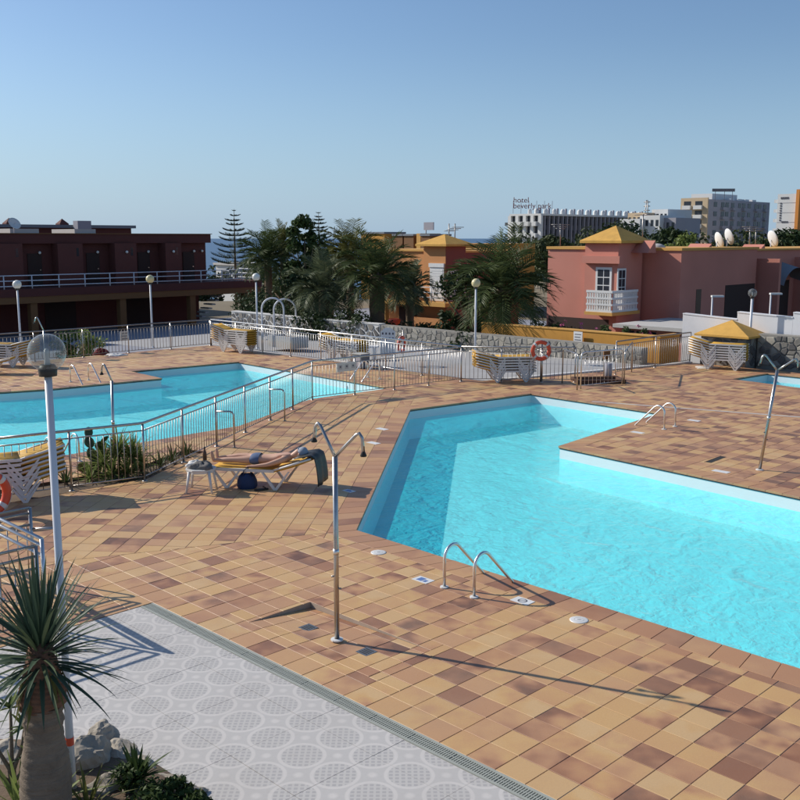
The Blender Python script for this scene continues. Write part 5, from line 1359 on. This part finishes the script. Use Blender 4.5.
def at(px, py, Y): return HT(px, py, Y)
GZ = -1.85
def palm_at(label, px, py, Y, R, n, mat_, tr=.28, z0=GZ, **k):
    p = at(px, py, Y); return palm(label, p[0], Y, z0, p[2] - z0, R, n, mat_, tr, **k)
palm_at('large dark date palm with full crown between the orange and pink houses', 503, 293, 41.5, 2.5, 46, 'leaf_palm', .33, dead=5)
palm_at('date palm with thick trunk beside the orange house', 377, 279, 47, 2.1, 40, 'leaf_palm', .36, dead=2)
palm_at('grey green date palm low behind the white-jointed wall', 324, 293, 48.5, 2.0, 36, 'leaf_palm_grey', .25)
palm_at('palm with upright fronds next to the norfolk pine', 268, 262, 60, 2.05, 40, 'leaf_palm', .22)
palm_at('yellowish palm showing behind the thick trunked date palm', 350, 258, 62, 2.2, 40, 'leaf_palm_yellow', .22)
palm_at('light drooping palm above the norfolk pine side fronds', 282, 246, 68, 1.5, 26, 'leaf_palm_yellow', .15)
palm_at('small palm filling the gap before the orange house', 410, 292, 50, 1.5, 30, 'leaf_palm_grey', .2)
def leaves(b, c, r, n, size, squash=1., bias=.35):
    for _ in range(n):
        while True:
            p = Vector((rv.uniform(-1, 1), rv.uniform(-1, 1), rv.uniform(-1, 1)))
            if p.length <= 1 and (p.length > bias or rv.random() < .3): break
        q = Vector(c) + Vector((p.x * r, p.y * r, p.z * r * squash)); nrm = (p + Vector((rv.uniform(-1, 1), rv.uniform(-1, 1), rv.uniform(-.6, 1.2)))).normalized()
        a = nrm.cross(Vector((rv.uniform(-1, 1), rv.uniform(-1, 1), rv.uniform(-1, 1)))).normalized(); e = nrm.cross(a); s = size * rv.uniform(.6, 1.3)
        b.add([q - a * s, q - e * s * .45, q + a * s, q + e * s * .45], [(0, 1, 2, 3)])
def tree(label, px, ptop, Y, rx, rz, mat_, n=24, per=90, size=.32, z0=-2.6, group='trees behind the pink house', name='broadleaf_tree'):
    p = at(px, ptop, Y); ztop = p[2]; t = thing(name, label, 'tree', (p[0], Y, z0), 0, group); H_ = ztop - z0; cz = H_ - rz
    b = MB().tube([(0, 0, 0), (.05, .03, cz * .5), (0, 0, cz + rz * .3)], [rx * .08, rx * .06, rx * .03], 8)
    for k in range(5):
        a = k * 1.26 + .4; b.tube([(0, 0, cz * .55), (cos(a) * rx * .35, sin(a) * rx * .35, cz * .85), (cos(a) * rx * .7, sin(a) * rx * .7, cz + rz * .2)], [rx * .04, rx * .03, rx * .012], 6)
    b.build('trunk', m['bark_palm'], t, True)
    b = MB()
    for k in range(n):
        a = rv.uniform(0, 6.28); f = rv.uniform(-1, 1); rr = sqrt(max(0, 1 - f * f)) * rv.uniform(.35, .85); cr = rx * rv.uniform(.22, .40)
        leaves(b, (cos(a) * rr * rx, sin(a) * rr * rx, cz + f * rz * .78), cr, per, size, rv.uniform(.65, .9))
    b.build('crown', m[mat_], t)
    return t
labs = ['dark spreading tree right of the yellow pyramid roof', 'dark tree in front of the dark hotel facade', 'olive tree below the stepped white hotel', 'rounded tree beside the grey hotel\'s tan end', 'bright young tree against the grey hotel base',
        'dark tree under the grey hotel windows', 'tree between the grey hotel and the white tower', 'dark round headed tree below the white tower', 'last dark tree beyond the white tower base', 'low dark tree left of the pink house roof', 'tree screening the long hotel near its white end']
for lab, (px, pt, Y, rx, rz, mt) in zip(labs, ((622, 224, 120, 5.2, 3.2, 'leaf_tree'), (590, 229, 150, 6.0, 3.4, 'leaf_tree_b'), (655, 221, 130, 5.6, 4.0, 'leaf_tree'), (676, 228, 112, 3.6, 3.0, 'leaf_tree'), (688, 233, 96, 2.2, 2.0, 'leaf_bright'),
        (718, 231, 135, 5.0, 3.6, 'leaf_tree_b'), (752, 229, 140, 5.0, 3.8, 'leaf_tree_b'), (784, 227, 110, 4.2, 3.6, 'leaf_tree'), (806, 231, 118, 3.6, 3.0, 'leaf_tree'), (549, 236, 130, 4.5, 2.6, 'leaf_tree_b'), (521, 238, 150, 5.5, 2.6, 'leaf_tree_b'))):
    tree(lab, px, pt, Y, rx, rz, mt, size=.34 if Y > 100 else .22)
tree('tall narrow leafy tree rising above the palms', 304, 209, 58, 1.25, 2.6, 'leaf_shrub', 60, 110, .15, GZ, None, 'columnar_tree')
tree('dark evergreen mass between the palms', 330, 246, 66, 2.6, 2.4, 'leaf_tree', 24, 100, .2, GZ, None)
tree('dark leafy tree behind the grey green palm', 300, 262, 56, 2.2, 2.2, 'leaf_tree', 24, 100, .16, GZ, None)
tree('dark tree filling behind the large date palm', 470, 262, 52, 2.0, 2.2, 'leaf_tree', 24, 100, .16, GZ, None)
# far shrubs and rooftops towards the sea
for px, py, Y, r, lab in ((222, 262, 150, 6, 'far green shrub mass near the sea'), (250, 266, 130, 5, 'far green thicket behind the norfolk pine'), (205, 270, 120, 4, 'far shrubs just beyond the terrace end'), (282, 268, 110, 5, 'far dark thicket behind the upright palm')):
    tree(lab, px, py, Y, r, r * .5, 'leaf_tree_b', 18, 80, .34, -9 if Y > 125 else -5, 'thickets before the sea', 'far_thicket')
B = Bld('far_villa', 'pale small villa roof before the sea beside the norfolk pine', *UV(*HT(226, 262, 140)[:2]), -10)
a = HT(226, 258, 140)[2]; o_ = B.o; B.box('wall', 'hotel_white', o_[0] - 2.5, o_[0] + 2.5, o_[1], o_[1] + 5, -10, a - 1.0); B.box('roof', 'roof_pale', o_[0] - 2.8, o_[0] + 2.8, o_[1] - .3, o_[1] + 5.3, a - 1.0, a - .7); B.box('window', 'window_dark', o_[0] - 1, o_[0] + .5, o_[1] - .05, o_[1] - .01, a - 3, a - 1.8)
def norfolk(label, px, ptop, pbase, Y, half):
    p = at(px, ptop, Y); z0 = -4; Hh = p[2] - z0; t = thing('norfolk_pine', label, 'pine', (p[0], Y, z0), rv.uniform(0, 6), 'norfolk pines')
    MB().tube([(0, 0, 0), (.03, 0, Hh * .6), (0, 0, Hh)], [.17, .10, .015], 8).build('trunk', m['bark_palm'], t, True)
    b = MB(); tiers = 11; low = at(px, pbase, Y)[2] - z0
    for k in range(tiers):
        f = k / (tiers - 1); z = Hh - .12 - (Hh - low) * f ** 1.05 + rv.uniform(-.08, .08); L0 = .22 + half * f ** .85
        for a in range(7):
            L = L0 * rv.uniform(.72, 1.12); an = a * 2 * pi / 7 + k * .45 + rv.uniform(-.2, .2); pts = [Vector((cos(an) * L * s, sin(an) * L * s, z + L * (-.10 * s + .26 * s * s))) for s in (0, .35, .7, 1.)]
            b.tube(pts, [.03, .035, .03, .015], 4)
            for s_ in range(3, 13):
                s = s_ / 12; i = min(2, int(s * 3)); q = pts[i].lerp(pts[i + 1], s * 3 - i); tn = (pts[i + 1] - pts[i]).normalized(); sd = tn.cross(Vector((0, 0, 1))).normalized()
                for g_ in (-1, 1):
                    e = q + sd * g_ * L * .22 * (1.1 - s * .7) + tn * L * .10 + Vector((0, 0, .09 * L)); w = tn * .05
                    b.add([q - w, q + w, e + w * .4, e - w * .4], [(0, 1, 2, 3)])
    b.build('branches', m['leaf_pine'], t)
norfolk('tall norfolk pine with spaced branch tiers against the sea', 234, 209, 262, 92, 2.0)
norfolk('second norfolk pine behind the tall narrow tree', 318.5, 212, 250, 95, 1.5)
def shrub(label, x, y, z, r, h, mat_, n=12, per=70, size=.07, name='shrub', group=None, flowers=0):
    t = thing(name, label, 'shrub', (x, y, z), 0, group)
    b = MB()
    for k in range(6): a = k * 1.05; b.tube([(0, 0, 0), (cos(a) * r * .3, sin(a) * r * .3, h * .4), (cos(a) * r * .6, sin(a) * r * .6, h * .75)], [.02, .014, .006], 5)
    b.build('stem', m['bark_palm'], t)
    b = MB()
    for k in range(n): a = rv.uniform(0, 6.28); q = rv.uniform(0, .75); leaves(b, (cos(a) * q * r, sin(a) * q * r, h * rv.uniform(.3, .8)), r * .42, per, size, .8)
    b.build('foliage', m[mat_], t)
    if flowers:
        b = MB()
        for k in range(flowers): a = rv.uniform(0, 6.28); leaves(b, (cos(a) * r * .7, sin(a) * r * .7 - r * .2, h * rv.uniform(.6, .95)), .09, 8, .05)
        b.build('blossom', m['pink_flower'], t)
    return t
k = 0
W1 = ('below the grey green palm', 'below the thick trunked palm', 'between the two date palms', 'at the foot of the orange house', 'left of the large date palm', 'under the large date palm', 'right under the large date palm', 'beside the ochre wall end', 'behind the white-jointed wall start', 'behind the climbing arches', 'next to the climbing arches', 'near the play yard lamp')
for (px, Y, r, h), w in zip(((318, 47, 1.2, 2.0), (352, 46, 1.3, 2.1), (395, 46, 1.0, 1.6), (428, 47, .9, 1.4), (462, 41, 1.0, 1.7), (492, 40.5, 1.1, 1.5), (528, 40.5, 1.0, 1.6), (545, 42, 1.0, 1.9), (296, 50, 1.4, 2.4), (270, 53, 1.6, 2.8), (252, 56, 1.6, 2.8), (444, 43, 1.0, 1.9)), W1):
    p = at(px, 320, Y); shrub('dense dark garden shrub ' + w, p[0], Y, -1.2, r, h + .3, 'leaf_tree', 18, 80, .10, 'garden_shrub', 'dark garden shrubs')
W2 = ('left of the notice', 'right of the notice', 'under the pink balcony', 'before the annex windows', 'at the annex corner')
for (px, r, fl), w in zip(((556, .5, 0), (570, .55, 5), (600, .45, 2), (626, .4, 2), (642, .35, 3)), W2):
    u, z = PV(px, 325, 31.9); q = XY(u, 32.0); shrub('flowering shrub above the ochre wall ' + w, q[0], q[1], -.1, r, 1.35, 'leaf_shrub', 12, 60, .055, 'flowering_shrub', 'shrubs above the ochre wall', fl)
for (px, w) in ((68, 'beside the apartment pillar'), (86, 'with lighter leaves at the railing')):
    p = at(px, 335, 42.5); shrub('leafy courtyard shrub ' + w, p[0], 42.5, -1.78, .8, 2.6, 'leaf_bright' if px > 80 else 'leaf_shrub', 16, 70, .08, 'courtyard_shrub')
# ---------------------------------------------------------------- planter by the pool fence
def rosette(label, x, y, z, n, L, w, mat_, els=(10, 85), droop=.35, name='yucca_plant', cat='plant', group=None, seg=4):
    t = thing(name, label, cat, (x, y, z), 0, group); bs = [MB() for _ in range(4)]
    for i in range(4): blade(bs[i], (0, 0, 0), (1, 0, 0), L * (.85 + .1 * i), w, droop * (.5 + .4 * i), .22, seg)
    ms = []
    for i, b in enumerate(bs): me = b.mesh('leaf'); me.materials.append(m[mat_]); me.polygons.foreach_set('use_smooth', [True] * len(me.polygons)); ms.append(me)
    for i in range(n):
        f = (i + .5) / n; el = radians(els[1] + (els[0] - els[1]) * f + rv.uniform(-6, 6)); az = i * 2.39996 + rv.uniform(-.2, .2)
        o = link('leaf', ms[(i * 7) % 4], t, (.02 * cos(az), .02 * sin(az), .02)); o.rotation_mode = 'XYZ'; o.rotation_euler = (0, -el, az)
        s = rv.uniform(.8, 1.12); o.scale = (s, s, s)
    MB().lathe([(.035, -.05), (.04, 0), (.02, .05), (.001, .06)], 8).build('stem', m['bark_palm'], t, True)
    return t
for (px, py, zz, n, L, w) in ((104, 474, .22, 70, .50, 'beside the shower pole'), (119, 473, .40, 90, .52, 'tallest behind the fence'), (133, 472, .30, 80, .52, 'next to the bent fence post'), (141, 470, .12, 46, .46, 'nearest the bend of the fence'), (112, 477, .06, 50, .50, 'low in front of the tallest one'), (127, 476, .06, 50, .48, 'low between the tall ones'), (90, 478, .0, 30, .42, 'under the prickly pear')):
    g = G(px, py); t = rosette('bushy green planter plant ' + w, g[0], g[1], zz - .03, n, L, .042, 'leaf_bright', (-25, 88), .45, group='bushy plants in the planter strip')
    if zz > .1: MB().tube([(0, 0, -zz), (.02, 0, 0)], [.035, .03], 7).build('trunk', m['bark_palm'], t, True)
for (px, py, w) in ((66, 482, 'near the lamp post'), (160, 466, 'just past the fence bend'), (187, 455, 'at the narrow end of the strip'), (172, 461, 'between fence bend and strip end')):
    g = G(px, py); rosette('small dark planter plant ' + w, g[0], g[1], -.03, 20, .34, .045, 'leaf_shrub', (10, 85), .3, name='agave_plant', group='small plants in the planter strip')
g = G(96, 472); t = thing('prickly_pear', 'dark prickly pear cactus in the planter strip', 'cactus', (g[0], g[1], -.05))
def pad(c, r, h, az, tilt, nm='pad'):
    b = MB().sphere((0, 0, h), r, 12, 8, h / r); 
    b.v = [(x, y * .22, z) for x, y, z in b.v]
    o = b.build(nm, m['cactus'], t, True, c); o.rotation_euler = (tilt, 0, az); return o
for a in ((0, 0, 0, .12, .15, .2, .1), (-.03, 0, .26, .11, .14, .9, -.4), (.03, 0, .27, .10, .13, -.3, .45), (-.10, .08, .50, .10, .13, .6, -.7), (.12, -.1, .50, .09, .12, .4, .6), (-.16, .18, .68, .08, .11, .3, -.5), (-.25, .0, .05, .12, .14, .4, .6), (.2, -.16, .66, .075, .10, .9, .8)):
    pad((a[0], a[1], a[2]), a[3], a[4], a[5], a[6])
# ---------------------------------------------------------------- foreground bed: dragon tree, rocks, low plants
bed = [G(-60, 738), G(75, 741), G(106, 733), G(150, 760), G(216, 803), (-.75, 6.2), (-.9, 5.2), (-5, 5.2)]
b = MB(); bc_ = (sum(p[0] for p in bed) / len(bed), sum(p[1] for p in bed) / len(bed)); n = len(bed)
b.add([(x, y, .004) for x, y in bed] + [(x + (bc_[0] - x) * .25, y + (bc_[1] - y) * .25, .11) for x, y in bed] + [(bc_[0], bc_[1], .16)], [(i, (i + 1) % n, n + (i + 1) % n, n + i) for i in range(n)] + [(n + i, n + (i + 1) % n, 2 * n) for i in range(n)])
struct(b.build('garden_bed', m['soil'], None, True))
def rock(label, px, py, z, r, sq, seed, name='boulder', sx=1.2, group=None, rz=None):
    g = G(px, py, z); q = random.Random(seed); bm = bmesh.new(); bmesh.ops.create_icosphere(bm, subdivisions=4, radius=1.0)
    pl = [(Vector((q.uniform(-1, 1), q.uniform(-1, 1), q.uniform(-.6, 1))).normalized(), q.uniform(.58, .88)) for _ in range(11)]
    for v in bm.verts:
        c = v.co.copy()
        for nrm, d in pl:
            e = c.dot(nrm)
            if e > d: c -= nrm * (e - d) * .92
        from mathutils import noise as mno
        c += c.normalized() * (.05 * sin(c.x * 7 + seed) * sin(c.y * 6 + c.z * 5) + .10 * mno.noise(c * 3.1 + Vector((seed, 0, 0))) + .06 * mno.noise(c * 8. + Vector((0, seed, 0))) + .03 * mno.noise(c * 19.)); v.co = Vector((c.x * r * sx, c.y * r, c.z * r * sq))
    me = bpy.data.meshes.new(name); bm.to_mesh(me); bm.free(); me.materials.append(m['rock'])
    o = link(name, me, None, (g[0], g[1], z)); o.rotation_euler = (0, 0, rz if rz is not None else q.uniform(0, 6)); return tag(o, label, 'rock', group)
rock('large dark faced boulder beside the dragon tree trunk', 86, 764, .10, .27, .95, 4, sx=1.1)
rock('pale boulder with flat top at the patio edge behind the trunk', 103, 738, .08, .17, .8, 7)
rock('rounded pale rock beside the dark faced boulder', 118, 757, .06, .18, .7, 12, sx=1.4)
rock('low flat rock along the grey patio edge', 142, 770, .03, .14, .55, 15, sx=1.5)
rock('small flat stone along the patio edge by the succulent', 168, 781, .03, .12, .5, 19, sx=1.5)
rock('last small stone along the patio edge', 190, 792, .02, .11, .5, 23, sx=1.4)
rock('pale rock left of the dragon tree trunk', 4, 762, .06, .22, .7, 27, sx=1.2)
rock('rubble stone half buried in front of the dark boulder', 108, 790, .1, .2, .6, 31, sx=1.3)
rock('rubble stone under the succulent', 135, 795, .08, .15, .6, 37, sx=1.3)
D = HT(38, 640, 6.5); t = thing('dragon_tree', 'dragon tree with swollen beige trunk and spiky dark green crown', 'tree', (D[0], 6.5, .02))
zt = D[2] - .02; zs = zt - .47; nn = 28
lean = lambda z: .035 * (z / zt) - .02
def column(prof, rows, amp, nm, mt):
    b = MB()
    for i in range(rows):
        f = prof[0][1] + (prof[-1][1] - prof[0][1]) * i / (rows - 1)
        for (r0, z0_), (r1, z1_) in zip(prof, prof[1:]):
            if z0_ - 1e-6 <= f <= z1_ + 1e-6: k_ = (f - z0_) / (z1_ - z0_); k_ = k_ * k_ * (3 - 2 * k_); r = r0 + (r1 - r0) * k_; break
        for a in range(nn): an = 2 * pi * a / nn; b.v.append(((r + amp(an, f)) * cos(an) + lean(f), (r + amp(an, f)) * sin(an), f))
    for i in range(rows - 1):
        for a in range(nn): b.f.append((i * nn + a, i * nn + (a + 1) % nn, (i + 1) * nn + (a + 1) % nn, (i + 1) * nn + a))
    return b.build(nm, m[mt], t, True)
column([(.165, -.08), (.160, .2), (.172, zs * .38), (.172, zs * .5), (.160, zs * .62), (.138, zs * .76), (.134, zs * .84), (.147, zs * .90), (.140, zs * .93), (.158, zs)], 90,
       lambda an, z: .0022 * sin(z * 70 + .6 * sin(an * 2)) + .0022 * sin(z * 163 + an) + .007 * sin(an * 2 + z * 3) + .004 * sin(an * 5 + z * 9), 'trunk', 'bark_dragon')
column([(.160, zs - .015), (.166, zs + .04), (.158, zs + .10), (.135, zs + .18), (.108, zs + .29), (.085, zs + .39), (.055, zt)], 60,
       lambda an, z: .007 * sin(an * 9 + z * 60) + .004 * sin(z * 190 + an * 3), 'leaf_base_skirt', 'bark_dragon_skirt')
vars_ = []
for i in range(6):
    b = MB(); blade(b, (0, 0, 0), (1, 0, 0), (.50, .60, .55, .64, .58, .52)[i], .033 + .005 * (i % 3), .05 + .16 * i, .20, 8); me = b.mesh('leaf'); me.materials.append(m['leaf_dragon' if i % 3 else 'leaf_dragon_b']); me.polygons.foreach_set('use_smooth', [True] * len(me.polygons)); vars_.append(me)
for i in range(140):
    f = (i + .5) / 140; el = radians(88 - 112 * f ** .95 + rv.uniform(-9, 9)); az = i * 2.39996 + rv.uniform(-.25, .25)
    o = link('leaf', vars_[min(5, int(f * 4.2 + rv.random() * 2))], t, (.015 + cos(az) * .05, sin(az) * .05, zt + .02 - .24 * f)); o.rotation_euler = (0, -el, az); s = rv.uniform(.82, 1.12) * (1.06 - .12 * f); o.scale = (s, s, s)
b = MB()
for i in range(34):
    az = rv.uniform(0, 6.28); blade(b, (.02 + cos(az) * .10, sin(az) * .10, zt - .16 - rv.uniform(0, .16)), (cos(az) * .35, sin(az) * .35, -.9), rv.uniform(.22, .4), .03, .1, .2, 4)
b.build('dead_leaf_skirt', m['leaf_palm_yellow'], t)
# low plants of the bed
for (px, py, z, n, L, w, mt, lab) in ((52, 806, .12, 26, .42, .04, 'leaf_bright', 'bright strap leaved plant at the dragon tree foot'), (20, 812, .12, 20, .40, .04, 'leaf_bright', 'second strap leaved plant left of the trunk foot'), (137, 782, .16, 44, .26, .035, 'leaf_shrub', 'spiky succulent rosette before the patio edge'), (88, 812, .14, 22, .34, .03, 'leaf_palm_yellow', 'dry yellowish tuft below the dark boulder')):
    g = G(px, py, z); rosette(lab, g[0], g[1], z, n, L, w, mt, (8, 86), .35, name='strap_plant')
for (px, py, r, h, lab) in ((130, 792, .16, .28, 'small leafy shrub beside the spiky succulent'), (172, 800, .15, .2, 'low dark leafy plant along the bed edge'), (196, 806, .13, .16, 'last low leafy plant at the bed corner'), (150, 806, .18, .2, 'leafy ground plant between succulent and bed edge')):
    g = G(px, py, .08); shrub(lab, g[0], g[1], .06, r, h, 'leaf_shrub', 12, 60, .026, 'low_shrub')
g = G(14, 800, .1); t = thing('frangipani', 'thin branched shrub with leafy tips left of the dragon tree', 'shrub', (g[0], g[1], .08))
tips = [(-.16, .02, .62), (.10, .05, .60), (-.03, .12, .72), (.17, -.03, .42), (-.22, -.05, .40)]
for p in tips:
    MB().tube([(0, 0, 0), (p[0] * .12, p[1] * .12, p[2] * .45), (p[0] * .7, p[1] * .7, p[2] * .72), p], [.022, .018, .014, .010], 7).build('branch', m['bark_dragon'], t, True)
    for k in range(13):
        b = MB(); az = k * 2.4; el = radians(rv.uniform(-15, 75)); blade(b, p, (cos(az) * cos(el), sin(az) * cos(el), sin(el)), rv.uniform(.12, .2), .04, .35, .15, 4); b.build('leaf', m['leaf_bright' if k % 2 else 'leaf_shrub'], t, True)
